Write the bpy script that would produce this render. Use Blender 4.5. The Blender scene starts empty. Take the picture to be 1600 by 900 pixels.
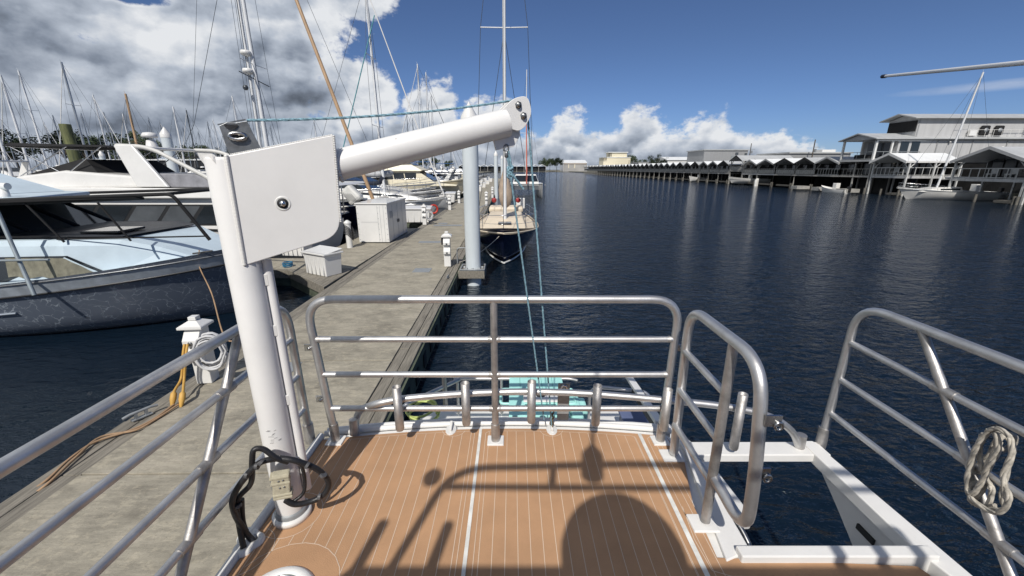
import bpy, math, random
from mathutils import Vector, Matrix
R = math.radians
S = bpy.context.scene
COL = S.collection

# ------------------------------------------------------------------ camera, world, sun, exposure
PITCH = R(16.5); FPX = 630.0; EYE = Vector((0, 0, 3.4))
cam = bpy.data.cameras.new('camera'); cam.sensor_width = 36; cam.lens = FPX / 1600 * 36
cam.clip_start = 0.05; cam.clip_end = 6000
co = bpy.data.objects.new('camera', cam); COL.objects.link(co)
co.location = EYE; co.rotation_euler = (math.pi / 2 - PITCH, 0, 0); S.camera = co

SUN_EL, SUN_SH = 46.0, 11.0          # elevation; shadows fall 11 degrees to the right of straight ahead
sx = -math.sin(R(SUN_SH)) * math.cos(R(SUN_EL)); sy = -math.cos(R(SUN_SH)) * math.cos(R(SUN_EL)); sz = math.sin(R(SUN_EL))
SUNDIR = Vector((sx, sy, sz))
sl = bpy.data.lights.new('sun', 'SUN'); sl.energy = 4.3; sl.angle = R(0.5); sl.color = (1.0, 0.955, 0.89)
so = bpy.data.objects.new('sun', sl); COL.objects.link(so)
so.rotation_euler = SUNDIR.to_track_quat('Z', 'Y').to_euler()
S.view_settings.view_transform = 'Standard'; S.view_settings.look = 'None'
S.view_settings.exposure = 0.0; S.view_settings.gamma = 1.0; S.view_settings.use_curve_mapping = False
S.cycles.max_bounces = 8; S.cycles.glossy_bounces = 4; S.cycles.diffuse_bounces = 3

W = bpy.data.worlds.new('World'); S.world = W; W.use_nodes = True
def build_world():
    nt = W.node_tree; nt.nodes.clear(); N = nt.nodes; L = nt.links
    def put(sock, v):
        if isinstance(v, bpy.types.NodeSocket): L.new(v, sock)
        else: sock.default_value = v
    def M(op, a, b=0.0, c=0.0, clamp=False):
        n = N.new('ShaderNodeMath'); n.operation = op; n.use_clamp = clamp
        put(n.inputs[0], a); put(n.inputs[1], b)
        if op in ('MULTIPLY_ADD', 'SMOOTH_MIN', 'SMOOTH_MAX'): put(n.inputs[2], c)
        return n.outputs[0]
    def SS(v, a, b, lo=0.0, hi=1.0):
        n = N.new('ShaderNodeMapRange'); n.interpolation_type = 'SMOOTHSTEP'
        put(n.inputs[0], v); n.inputs[1].default_value = a; n.inputs[2].default_value = b
        n.inputs[3].default_value = lo; n.inputs[4].default_value = hi
        return n.outputs[0]
    def NZ(vec, scale, detail=8.0, rough=.55, dist=0.0):
        n = N.new('ShaderNodeTexNoise'); n.inputs['Scale'].default_value = scale
        n.inputs['Detail'].default_value = detail; n.inputs['Roughness'].default_value = rough
        n.inputs['Distortion'].default_value = dist; L.new(vec, n.inputs['Vector']); return n.outputs[0]
    def mix(f, a, b):
        n = N.new('ShaderNodeMix'); n.data_type = 'RGBA'; put(n.inputs[0], f); put(n.inputs[6], a); put(n.inputs[7], b); return n.outputs[2]
    tc = N.new('ShaderNodeTexCoord'); sp = N.new('ShaderNodeSeparateXYZ'); L.new(tc.outputs['Generated'], sp.inputs[0])
    x, y, z = sp.outputs
    az = M('MULTIPLY', M('ARCTAN2', x, y), 57.2958)                       # degrees, 0 ahead, + to the right
    hyp = M('SQRT', M('ADD', M('MULTIPLY', x, x), M('MULTIPLY', y, y)))
    el = M('MULTIPLY', M('ARCTAN2', z, hyp), 57.2958)
    def vec(du=0.0, dv=0.0, sv=1.35):
        c = N.new('ShaderNodeCombineXYZ'); put(c.inputs[0], M('ADD', az, du)); put(c.inputs[1], M('MULTIPLY', M('ADD', el, dv), sv)); return c.outputs[0]
    v0 = vec()
    vor = N.new('ShaderNodeTexVoronoi'); vor.feature = 'SMOOTH_F1'; vor.inputs['Scale'].default_value = .55; vor.inputs['Smoothness'].default_value = .4
    L.new(v0, vor.inputs['Vector'])
    n1 = NZ(v0, .16, 9, .6); n2 = NZ(v0, .55, 8, .6)
    n3 = NZ(v0, 1.6, 7, .62)
    puff = M('SUBTRACT', .42, vor.outputs['Distance'])                  # round cauliflower lobes
    bump = M('ADD', M('ADD', M('MULTIPLY', M('SUBTRACT', n1, .5), 8.0), M('MULTIPLY', M('SUBTRACT', n2, .5), 5.0)), M('ADD', M('MULTIPLY', puff, .9), M('MULTIPLY', M('SUBTRACT', n3, .5), 2.0)))
    def blob(a, e, ra, re, h):
        d = M('ADD', M('POWER', M('ABSOLUTE', M('DIVIDE', M('SUBTRACT', az, a), ra)), 2.0), M('POWER', M('ABSOLUTE', M('DIVIDE', M('SUBTRACT', el, e), re)), 2.0))
        return M('MULTIPLY', M('SUBTRACT', 1.0, d), h)
    # low cumulus line along the horizon
    top = N.new('ShaderNodeFloatCurve'); cv = top.mapping.curves[0]
    pts = [(-60, 9), (-30, 8), (-18, 6.5), (-12, 7), (-8, 5.4), (-3, 6.0), (1, 4.4), (5, 5.0), (8, 5.8), (12, 4.9), (16, 5.6), (20, 4.6), (25, 4.9), (29, 4.2), (33, 3.4), (38, 1.8), (45, -1), (60, -2)]
    def nx(a): return (a + 60) / 120
    def ny(b): return (b + 5) / 20
    cv.points[0].location = (nx(pts[0][0]), ny(pts[0][1])); cv.points[1].location = (nx(pts[-1][0]), ny(pts[-1][1]))
    for a, b in pts[1:-1]: cv.points.new(nx(a), ny(b))
    top.mapping.update()
    L.new(M('DIVIDE', M('ADD', az, 60.0), 120.0, clamp=True), top.inputs['Value'])
    ht = M('SUBTRACT', M('MULTIPLY', top.outputs[0], 20.0), 5.0)
    low = M('SUBTRACT', ht, el)
    # the big grey mass on the left
    edge = M('ADD', M('MULTIPLY', el, .30), -23.0)
    mass = M('MULTIPLY', M('SUBTRACT', edge, az), .45)
    mass = M('MINIMUM', mass, 3.2)
    gap = blob(-39.5, 15.9, 5.0, 1.7, 5.0); mass = M('SUBTRACT', mass, M('MAXIMUM', gap, 0.0))
    gap2 = blob(-43.0, 11.6, 2.6, 1.3, 2.2); mass = M('SUBTRACT', mass, M('MAXIMUM', gap2, 0.0))
    c1 = blob(-10.2, 5.5, 4.0, 5.8, 2.6); c2 = blob(-3.4, 5.6, 5.0, 3.6, 1.9); c3 = blob(-18.5, 18.5, 5.0, 2.6, 3.0); c4 = blob(-20, 8.5, 5.5, 4.5, 3.0)
    c5 = blob(7.4, 5.0, 2.6, 3.6, 1.6); c6 = blob(16.8, 4.6, 3.0, 3.6, 1.8); c7 = blob(24.5, 4.0, 3.0, 2.8, 1.4)
    f = low
    for q in (mass, c1, c2, c3, c4, c5, c6, c7): f = M('MAXIMUM', f, q)
    field = M('ADD', f, M('MULTIPLY', bump, .62))
    alpha = SS(field, -.15, 1.1)
    # relief: compare lobes with those a little nearer the sun (up and to the left)
    v1 = vec(.55, -.75); v2 = vec(-.2, .35)
    vb = N.new('ShaderNodeTexVoronoi'); vb.feature = 'SMOOTH_F1'; vb.inputs['Scale'].default_value = .55; vb.inputs['Smoothness'].default_value = .4
    L.new(v1, vb.inputs['Vector'])
    vc = N.new('ShaderNodeTexVoronoi'); vc.feature = 'SMOOTH_F1'; vc.inputs['Scale'].default_value = .30; vc.inputs['Smoothness'].default_value = .6
    wv = N.new('ShaderNodeVectorMath'); wv.operation = 'MULTIPLY_ADD'; nzc = N.new('ShaderNodeTexNoise'); nzc.inputs['Scale'].default_value = .5; nzc.inputs['Detail'].default_value = 5; L.new(v0, nzc.inputs['Vector'])
    L.new(nzc.outputs['Color'], wv.inputs[0]); wv.inputs[1].default_value = (2.6, 2.6, 0); L.new(v0, wv.inputs[2]); L.new(wv.outputs[0], vc.inputs['Vector'])
    sepP = N.new('ShaderNodeSeparateXYZ'); dv = N.new('ShaderNodeVectorMath'); dv.operation = 'SUBTRACT'; L.new(wv.outputs[0], dv.inputs[0]); 
    L.new(vc.outputs['Position'], dv.inputs[1]); L.new(dv.outputs[0], sepP.inputs[0])
    lobe = M('ADD', M('MULTIPLY', sepP.outputs[1], .16), M('MULTIPLY', sepP.outputs[0], -.09))      # each lobe is lit from the upper left
    rel = M('ADD', M('MULTIPLY', M('SUBTRACT', n2, NZ(vec(-.5, .8), .55, 4, .45)), .9), lobe)
    rel2 = M('MULTIPLY', M('SUBTRACT', n1, NZ(vec(-1.8, 2.4), .16, 4, .45)), 1.6)
    inmass = SS(mass, -1.0, 2.2)
    lowlit = M('ADD', M('MULTIPLY', SS(M('DIVIDE', el, M('MAXIMUM', M('ADD', ht, 1.0), 1.5)), .15, .95), .34), .50)
    lit_low = M('ADD', lowlit, M('ADD', M('MULTIPLY', rel, .62), M('MULTIPLY', rel2, .6)))
    big = NZ(vec(7.0, 3.0, 2.0), .075, 7, .5)
    base = M('SUBTRACT', M('MULTIPLY', big, 1.45), .20)
    dark = M('MAXIMUM', M('MAXIMUM', M('MAXIMUM', blob(-33, 8.2, 16, 2.1, .28), blob(-48, 10.0, 10, 3.4, .22)), blob(-42, 7.4, 16, 1.6, .16)), 0.0)
    brt = M('MAXIMUM', M('MAXIMUM', M('MAXIMUM', blob(-36.5, 12.8, 6.5, 3.8, .46), blob(-22, 15.5, 3, 4, .3)), blob(-31.5, 15.5, 4, 3, .25)), 0.0)
    lit_mass = M('ADD', M('SUBTRACT', M('ADD', base, brt), dark), M('ADD', M('MULTIPLY', rel, .42), M('MULTIPLY', rel2, .55)))
    lit = N.new('ShaderNodeMix'); lit.data_type = 'FLOAT'; L.new(inmass, lit.inputs[0]); L.new(lit_low, lit.inputs[2]); L.new(lit_mass, lit.inputs[3])
    edgeglow = SS(field, 2.4, .2)
    litv = M('ADD', lit.outputs[0], M('MULTIPLY', edgeglow, .24), clamp=True)
    ramp = N.new('ShaderNodeValToRGB'); L.new(litv, ramp.inputs[0]); cr = ramp.color_ramp
    K = 1.0
    cr.elements[0].position = 0.0; cr.elements[0].color = (.10, .118, .15, 1)
    cr.elements[1].position = 1.0; cr.elements[1].color = (.78, .80, .83, 1)
    e = cr.elements.new(.30); e.color = (.24, .28, .35, 1)
    e = cr.elements.new(.65); e.color = (.47, .52, .60, 1)
    sky = N.new('ShaderNodeTexSky'); sky.sky_type = 'NISHITA'; sky.sun_disc = False
    sky.sun_elevation = R(SUN_EL); sky.sun_rotation = math.atan2(SUNDIR.x, SUNDIR.y)
    sky.altitude = 0; sky.air_density = 1.0; sky.dust_density = .0; sky.ozone_density = 6.0
    hs = N.new('ShaderNodeHueSaturation'); hs.inputs['Saturation'].default_value = .92; hs.inputs['Value'].default_value = SKYV
    L.new(sky.outputs[0], hs.inputs['Color'])
    tint = N.new('ShaderNodeMix'); tint.data_type = 'RGBA'; tint.blend_type = 'MULTIPLY'; tint.inputs[0].default_value = 1
    L.new(mix(SS(el, 0.0, 16.0), (.60, .73, 1.05, 1), (.60, .69, .88, 1)), tint.inputs[7]); L.new(hs.outputs[0], tint.inputs[6])
    sc = N.new('ShaderNodeVectorMath'); sc.operation = 'SCALE'; sc.inputs['Scale'].default_value = 1.0 / SKYS
    L.new(ramp.outputs[0], sc.inputs[0])
    # a thin cirrus streak on the right
    ci = M('MULTIPLY', M('MAXIMUM', blob(49, 6.9, 9, .5, .5), 0.0), NZ(vec(0, 0, 6.0), .3, 6, .6), clamp=True)
    sky2 = mix(ci, tint.outputs[2], sc.outputs[0])
    al = M('MULTIPLY', alpha, SS(el, -2.0, .2, 0.0, 1.0))
    outc = mix(al, sky2, sc.outputs[0])
    bg = N.new('ShaderNodeBackground'); bg.inputs[1].default_value = SKYS; L.new(outc, bg.inputs[0])
    wo = N.new('ShaderNodeOutputWorld'); L.new(bg.outputs[0], wo.inputs[0])
SKYS = 0.08; SKYV = 0.95
build_world()

# ------------------------------------------------------------------ materials
MATS = {}
def mat(name, col, rough=.6, metal=0.0, var=.12, vscale=3.0, bump=0.0, bscale=40.0, spec=.5, col2=None, streak=None, coat=0.0, trans=0.0):
    if name in MATS: return MATS[name]
    m = bpy.data.materials.new(name); m.use_nodes = True; nt = m.node_tree; N = nt.nodes; L = nt.links
    b = N['Principled BSDF']; b.inputs['Roughness'].default_value = rough; b.inputs['Metallic'].default_value = metal
    b.inputs['Specular IOR Level'].default_value = spec; b.inputs['Coat Weight'].default_value = coat
    b.inputs['Transmission Weight'].default_value = trans
    tc = N.new('ShaderNodeTexCoord'); mp = N.new('ShaderNodeMapping'); L.new(tc.outputs['Object'], mp.inputs[0])
    if streak: mp.inputs['Scale'].default_value = streak
    nz = N.new('ShaderNodeTexNoise'); nz.inputs['Scale'].default_value = vscale; nz.inputs['Detail'].default_value = 7; nz.inputs['Roughness'].default_value = .62
    L.new(mp.outputs[0], nz.inputs['Vector'])
    c2 = col2 or tuple(max(0, c * (1 - 3.0 * var)) for c in col)
    rp = N.new('ShaderNodeValToRGB'); rp.color_ramp.elements[0].position = .3; rp.color_ramp.elements[1].position = .66
    rp.color_ramp.elements[0].color = (*c2, 1); rp.color_ramp.elements[1].color = (*col, 1)
    L.new(nz.outputs[0], rp.inputs[0]); L.new(rp.outputs[0], b.inputs['Base Color'])
    rr = N.new('ShaderNodeMapRange'); rr.inputs[3].default_value = min(1, rough + .08); rr.inputs[4].default_value = max(.02, rough - .08)
    L.new(nz.outputs[0], rr.inputs[0]); L.new(rr.outputs[0], b.inputs['Roughness'])
    if bump:
        n2 = N.new('ShaderNodeTexNoise'); n2.inputs['Scale'].default_value = bscale; n2.inputs['Detail'].default_value = 5; L.new(mp.outputs[0], n2.inputs['Vector'])
        bm = N.new('ShaderNodeBump'); bm.inputs['Strength'].default_value = bump; bm.inputs['Distance'].default_value = .01
        L.new(n2.outputs[0], bm.inputs['Height']); L.new(bm.outputs[0], b.inputs['Normal'])
    MATS[name] = m; return m
def nodes_of(m):
    nt = m.node_tree; return nt, nt.nodes, nt.links, nt.nodes['Principled BSDF']

WHITE = mat('painted_white', (.74, .73, .705), .42, var=.03, vscale=5, bump=.06, bscale=160)
WHITE2 = mat('gelcoat_white', (.74, .73, .70), .25, var=.04, vscale=1.2, coat=.3)
OFFW = mat('off_white', (.62, .61, .57), .5, var=.08, vscale=2)
CREAM = mat('cream_gelcoat', (.72, .66, .5), .4, var=.05, vscale=2)
PALEBL = mat('pale_blue_paint', (.56, .66, .72), .35, var=.05, vscale=1.5)
ALU = mat('aluminium_tube', (.66, .655, .65), .46, .88, var=.10, vscale=9, bump=.05, bscale=120)
ALUW = mat('worn_aluminium', (.56, .54, .52), .52, .85, var=.16, vscale=14, bump=.1, bscale=120)
STEEL = mat('stainless_steel', (.55, .55, .54), .28, 1.0, var=.12, vscale=20)
CHROME = mat('polished_rail', (.75, .75, .76), .2, 1.0, var=.05)
GREYP = mat('grey_bracket_paint', (.25, .26, .27), .38, .6, var=.15, vscale=30)
BLACK = mat('black_rubber', (.018, .018, .02), .45, var=.1, vscale=30, bump=.2, bscale=80)
DARK = mat('dark_opening', (.01, .011, .013), .6)
GLASS = mat('tinted_glass', (.02, .025, .03), .08, var=.1, vscale=.8, spec=.8)
GLASSG = mat('grey_window', (.10, .11, .12), .15, var=.15, vscale=.7, spec=.7)
NAVY = mat('navy_hull', (.012, .017, .05), .14, var=.1, coat=.4)
NAVYC = mat('navy_canvas', (.012, .018, .04), .8, var=.15)
BLUEC = mat('blue_canvas', (.02, .09, .25), .8, var=.12)
BLACKC = mat('black_canvas', (.01, .01, .011), .85)
TANC = mat('tan_canvas', (.42, .33, .25), .85, var=.12, vscale=3, bump=.3, bscale=12)
CREAMD = mat('cream_deck', (.70, .60, .46), .6, var=.05)
TEAL = mat('teal_plastic', (.42, .80, .74), .4, var=.05, vscale=5, bump=.05)
PILEW = mat('pile_sleeve', (.62, .67, .69), .42, var=.06, vscale=2.0, streak=(1, 1, .25))
MASTW = mat('mast_white', (.68, .69, .70), .35, var=.03)
MASTA = mat('mast_aluminium', (.42, .44, .46), .35, .7, var=.06)
WOODM = mat('varnished_spar', (.50, .33, .19), .4, var=.12, streak=(1, 1, .1), vscale=6)
REDM = mat('red_furled_sail', (.50, .11, .07), .7, var=.1)
WIRE = mat('rigging_wire', (.10, .11, .12), .4, .5)
GREYW = mat('grey_cladding', (.30, .305, .31), .6, var=.05, vscale=.5, streak=(6, 6, .3))
GREYL = mat('grey_cladding_pale', (.48, .48, .475), .6, var=.06, vscale=.4, streak=(4, 4, .3))
ROOFG = mat('grey_metal_roof', (.46, .47, .47), .5, var=.08, vscale=.5)
ROOFW = mat('white_metal_roof', (.78, .79, .78), .5, var=.05, vscale=.5)
CREAMW = mat('cream_wall', (.70, .64, .48), .7, var=.04)
DARKW = mat('dark_shaded_timber', (.035, .034, .033), .8, var=.25, vscale=1.2)  # near-black puts slip shade into wall colour; plain dark tone on trim and float
POSTW = mat('weathered_post', (.38, .37, .345), .7, var=.12, vscale=2)
TIMB = mat('grey_timber', (.27, .245, .20), .85, var=.2, vscale=5, streak=(8, .5, 3), bump=.7, bscale=18)
TIMBG = mat('green_wet_timber', (.11, .13, .09), .7, var=.2, vscale=3, streak=(1, 1, 3), bump=.6, bscale=10)
PILEG = mat('mossy_pile', (.13, .14, .055), .85, var=.22, vscale=3, streak=(3, 3, .5), bump=.8, bscale=8, col2=(.035, .045, .025))
ROPEB = mat('blue_rope', (.27, .46, .55), .8, var=.22, vscale=120)
ROPEW = mat('white_rope', (.55, .51, .44), .9, var=.2, vscale=40)
ROPEY = mat('yellow_shore_cable', (.62, .36, .08), .6, var=.1)
ROPET = mat('tan_cable', (.40, .26, .15), .7, var=.15)
HOSEW = mat('white_hose', (.62, .62, .62), .45, var=.1)
HOSEG = mat('green_hose', (.50, .58, .18), .5)
RED = mat('red_plastic', (.55, .05, .03), .45)
PLATE = mat('galvanised_plate', (.34, .36, .37), .55, .3, var=.1, vscale=12)
BEIGE = mat('aged_connector', (.50, .46, .34), .5, var=.1, vscale=40)
LEAF = mat('tree_leaves', (.050, .075, .028), .7, var=.25, vscale=.6, col2=(.018, .03, .012))
BARK = mat('bark', (.10, .08, .06), .9, var=.2)
PILED = mat('dark_pile', (.16, .15, .13), .8, var=.2)
LAND = mat('bank_ground', (.17, .16, .12), .9, var=.15, vscale=.2)

def make_marble():
    m = mat('swirled_blue_hull', (.045, .058, .085), .22, var=.1, coat=.35); nt, N, L, b = nodes_of(m)
    tc = N.new('ShaderNodeTexCoord'); n = N.new('ShaderNodeTexNoise'); n.inputs['Scale'].default_value = 2.2; n.inputs['Detail'].default_value = 4
    L.new(tc.outputs['Object'], n.inputs['Vector'])
    ad = N.new('ShaderNodeVectorMath'); ad.operation = 'MULTIPLY_ADD'; ad.inputs[1].default_value = (.7, .7, .7)
    L.new(n.outputs['Color'], ad.inputs[0]); L.new(tc.outputs['Object'], ad.inputs[2])
    v = N.new('ShaderNodeTexVoronoi'); v.feature = 'DISTANCE_TO_EDGE'; v.inputs['Scale'].default_value = 4.5; L.new(ad.outputs[0], v.inputs['Vector'])
    v2 = N.new('ShaderNodeTexNoise'); v2.inputs['Scale'].default_value = 6; L.new(tc.outputs['Object'], v2.inputs['Vector'])
    mr = N.new('ShaderNodeMapRange'); mr.inputs[1].default_value = .0; mr.inputs[2].default_value = .035; mr.inputs[3].default_value = 1; mr.inputs[4].default_value = 0
    L.new(v.outputs[0], mr.inputs[0]); mu = N.new('ShaderNodeMath'); mu.operation = 'MULTIPLY'; L.new(mr.outputs[0], mu.inputs[0])
    r2 = N.new('ShaderNodeMapRange'); r2.inputs[1].default_value = .36; r2.inputs[2].default_value = .62; L.new(v2.outputs[0], r2.inputs[0]); L.new(r2.outputs[0], mu.inputs[1])
    mx = N.new('ShaderNodeMix'); mx.data_type = 'RGBA'; L.new(mu.outputs[0], mx.inputs[0]); mx.inputs[6].default_value = (.115, .135, .17, 1); mx.inputs[7].default_value = (.36, .40, .44, 1)
    L.new(mx.outputs[2], b.inputs['Base Color']); return m
MARBLE = make_marble()
MARBLE2 = mat('pale_swirled_band', (.40, .44, .48), .3, var=.13, vscale=4, coat=.3)

def make_concrete():
    m = mat('dock_concrete', (.45, .41, .32), .9, var=.1); nt, N, L, b = nodes_of(m)
    tc = N.new('ShaderNodeTexCoord')
    def nz(s, d, r, sc=(1, 1, 1)):
        mp = N.new('ShaderNodeMapping'); mp.inputs['Scale'].default_value = sc; L.new(tc.outputs['Object'], mp.inputs[0])
        n = N.new('ShaderNodeTexNoise'); n.inputs['Scale'].default_value = s; n.inputs['Detail'].default_value = d; n.inputs['Roughness'].default_value = r
        L.new(mp.outputs[0], n.inputs['Vector']); return n.outputs[0]
    def ramp(v, stops):
        r = N.new('ShaderNodeValToRGB'); L.new(v, r.inputs[0]); r.color_ramp.elements[0].position = stops[0][0]; r.color_ramp.elements[0].color = (*stops[0][1], 1)
        r.color_ramp.elements[1].position = stops[-1][0]; r.color_ramp.elements[1].color = (*stops[-1][1], 1)
        for p, c in stops[1:-1]: e = r.color_ramp.elements.new(p); e.color = (*c, 1)
        return r.outputs[0]
    a = ramp(nz(1.5, 12, .74, (1, 1.5, 1)), [(.36, (.21, .19, .15)), (.46, (.285, .26, .205)), (.54, (.335, .305, .24)), (.66, (.40, .36, .285))])
    broom = ramp(nz(6, 6, .7, (.5, 3.2, 1)), [(.34, (.80, .80, .80)), (.62, (1.05, 1.05, 1.05))])
    speck = ramp(nz(55, 8, .8), [(.36, (.48, .47, .44)), (.42, (.95, .95, .95)), (.62, (1, 1, 1)), (.74, (1.3, 1.28, 1.2))])
    def mul(p, q):
        x = N.new('ShaderNodeMix'); x.data_type = 'RGBA'; x.blend_type = 'MULTIPLY'; x.inputs[0].default_value = 1; L.new(p, x.inputs[6]); L.new(q, x.inputs[7]); return x.outputs[2]
    patch = ramp(nz(9, 12, .75, (1, 1.4, 1)), [(.53, (0, 0, 0)), (.58, (1, 1, 1))])
    mm = mul(mul(a, broom), speck)
    mx = N.new('ShaderNodeMix'); mx.data_type = 'RGBA'; ms = N.new('ShaderNodeMath'); ms.operation = 'MULTIPLY'; ms.inputs[1].default_value = .22
    L.new(patch, ms.inputs[0]); L.new(ms.outputs[0], mx.inputs[0]); L.new(mm, mx.inputs[6]); mx.inputs[7].default_value = (.58, .51, .375, 1)
    L.new(mx.outputs[2], b.inputs['Base Color'])
    bm = N.new('ShaderNodeBump'); bm.inputs['Strength'].default_value = .5; bm.inputs['Distance'].default_value = .01
    L.new(nz(22, 8, .7, (.6, 2, 1)), bm.inputs['Height']); L.new(bm.outputs[0], b.inputs['Normal'])
    return m
CONC = make_concrete()

def make_water():
    m = mat('harbour_water', (.006, .012, .016), .04, var=.0); nt, N, L, b = nodes_of(m)
    for l in list(b.inputs['Base Color'].links) + list(b.inputs['Roughness'].links): L.remove(l)
    b.inputs['Base Color'].default_value = (.004, .010, .019, 1); b.inputs['Roughness'].default_value = .05; b.inputs['IOR'].default_value = 1.333
    tc = N.new('ShaderNodeTexCoord')
    def nz(s, d, sc, rot=0, dist=0):
        mp = N.new('ShaderNodeMapping'); mp.inputs['Scale'].default_value = sc; mp.inputs['Rotation'].default_value = (0, 0, rot); L.new(tc.outputs['Object'], mp.inputs[0])
        n = N.new('ShaderNodeTexNoise'); n.inputs['Scale'].default_value = s; n.inputs['Detail'].default_value = d; n.inputs['Roughness'].default_value = .5; n.inputs['Distortion'].default_value = dist
        L.new(mp.outputs[0], n.inputs['Vector']); return n.outputs[0]
    h1 = nz(5.4, 4, (.62, 1.2, 1), R(-24), .6); h2 = nz(.9, 2, (.7, 1.25, 1), R(-12), .3); h3 = nz(13, 3, (.8, 1.2, 1), R(-30))
    def mth(op, p, q):
        x = N.new('ShaderNodeMath'); x.operation = op
        for i, v in enumerate((p, q)):
            if isinstance(v, (int, float)): x.inputs[i].default_value = v
            else: L.new(v, x.inputs[i])
        return x.outputs[0]
    # calmer in the lee of the dock and the moored boats
    sp = N.new('ShaderNodeSeparateXYZ'); L.new(tc.outputs['Object'], sp.inputs[0])
    cm = N.new('ShaderNodeMapRange'); cm.inputs[1].default_value = -5; cm.inputs[2].default_value = 6; cm.inputs[3].default_value = .22; cm.inputs[4].default_value = 1
    L.new(sp.outputs[0], cm.inputs[0])
    hh = mth('ADD', mth('ADD', mth('MULTIPLY', h1, .135), mth('MULTIPLY', h2, .17)), mth('MULTIPLY', h3, .026))
    hh = mth('MULTIPLY', hh, cm.outputs[0])
    bm = N.new('ShaderNodeBump'); bm.inputs['Strength'].default_value = 1.0; bm.inputs['Distance'].default_value = 1.0
    L.new(hh, bm.inputs['Height']); L.new(bm.outputs[0], b.inputs['Normal'])
    return m
WATER = make_water()

def make_foam():
    m = mat('tan_deck_foam', (.485, .280, .150), .80, var=.09, vscale=2.5, bump=.25, bscale=240); return m
FOAM = make_foam()
SEAMW = mat('white_groove', (.66, .53, .41), .7, var=.05)
SEAMD = mat('white_joint', (.80, .79, .74), .6, var=.12, vscale=12)

def make_cranew():
    m = mat('crane_enamel', (.75, .74, .72), .36, var=.03, vscale=4, bump=.025, bscale=90); nt, N, L, b = nodes_of(m)
    src = b.inputs['Base Color'].links[0].from_socket; tc = N.new('ShaderNodeTexCoord')
    v = N.new('ShaderNodeTexVoronoi'); v.inputs['Scale'].default_value = 16; L.new(tc.outputs['Object'], v.inputs['Vector'])
    n = N.new('ShaderNodeTexNoise'); n.inputs['Scale'].default_value = 9; n.inputs['Detail'].default_value = 6; L.new(tc.outputs['Object'], n.inputs['Vector'])
    a = N.new('ShaderNodeMapRange'); a.inputs[1].default_value = .10; a.inputs[2].default_value = .05; L.new(v.outputs['Distance'], a.inputs[0])
    c = N.new('ShaderNodeMapRange'); c.inputs[1].default_value = .62; c.inputs[2].default_value = .66; L.new(n.outputs[0], c.inputs[0])
    mu = N.new('ShaderNodeMath'); mu.operation = 'MULTIPLY'; L.new(a.outputs[0], mu.inputs[0]); L.new(c.outputs[0], mu.inputs[1])
    n2 = N.new('ShaderNodeTexNoise'); n2.inputs['Scale'].default_value = 3.5; n2.inputs['Detail'].default_value = 12; n2.inputs['Roughness'].default_value = .8; L.new(tc.outputs['Object'], n2.inputs['Vector'])
    d = N.new('ShaderNodeMapRange'); d.inputs[1].default_value = .70; d.inputs[2].default_value = .76; d.inputs[4].default_value = .5; L.new(n2.outputs[0], d.inputs[0])
    mx = N.new('ShaderNodeMath'); mx.operation = 'MAXIMUM'; L.new(mu.outputs[0], mx.inputs[0]); L.new(d.outputs[0], mx.inputs[1])
    k = N.new('ShaderNodeMix'); k.data_type = 'RGBA'; L.new(mx.outputs[0], k.inputs[0]); L.new(src, k.inputs[6]); k.inputs[7].default_value = (.22, .17, .13, 1); L.new(k.outputs[2], b.inputs['Base Color'])
    return m
CRANEW = make_cranew()

# ------------------------------------------------------------------ pixel rays (where in the world a point of the photo lies)
cp, spn = math.cos(PITCH), math.sin(PITCH)
def ray(px, py):
    x = px - 800.0; u = 450.0 - py
    return Vector((x, FPX * cp + u * spn, -FPX * spn + u * cp))
def atz(px, py, z): d = ray(px, py); return EYE + d * ((z - EYE.z) / d.z)
def aty(px, py, y): d = ray(px, py); return EYE + d * (y / d.y)
def atx(px, py, x): d = ray(px, py); return EYE + d * (x / d.x)
def atp(px, py, p0, n): d = ray(px, py); return EYE + d * ((Vector(p0) - EYE).dot(Vector(n)) / d.dot(Vector(n)))

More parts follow.
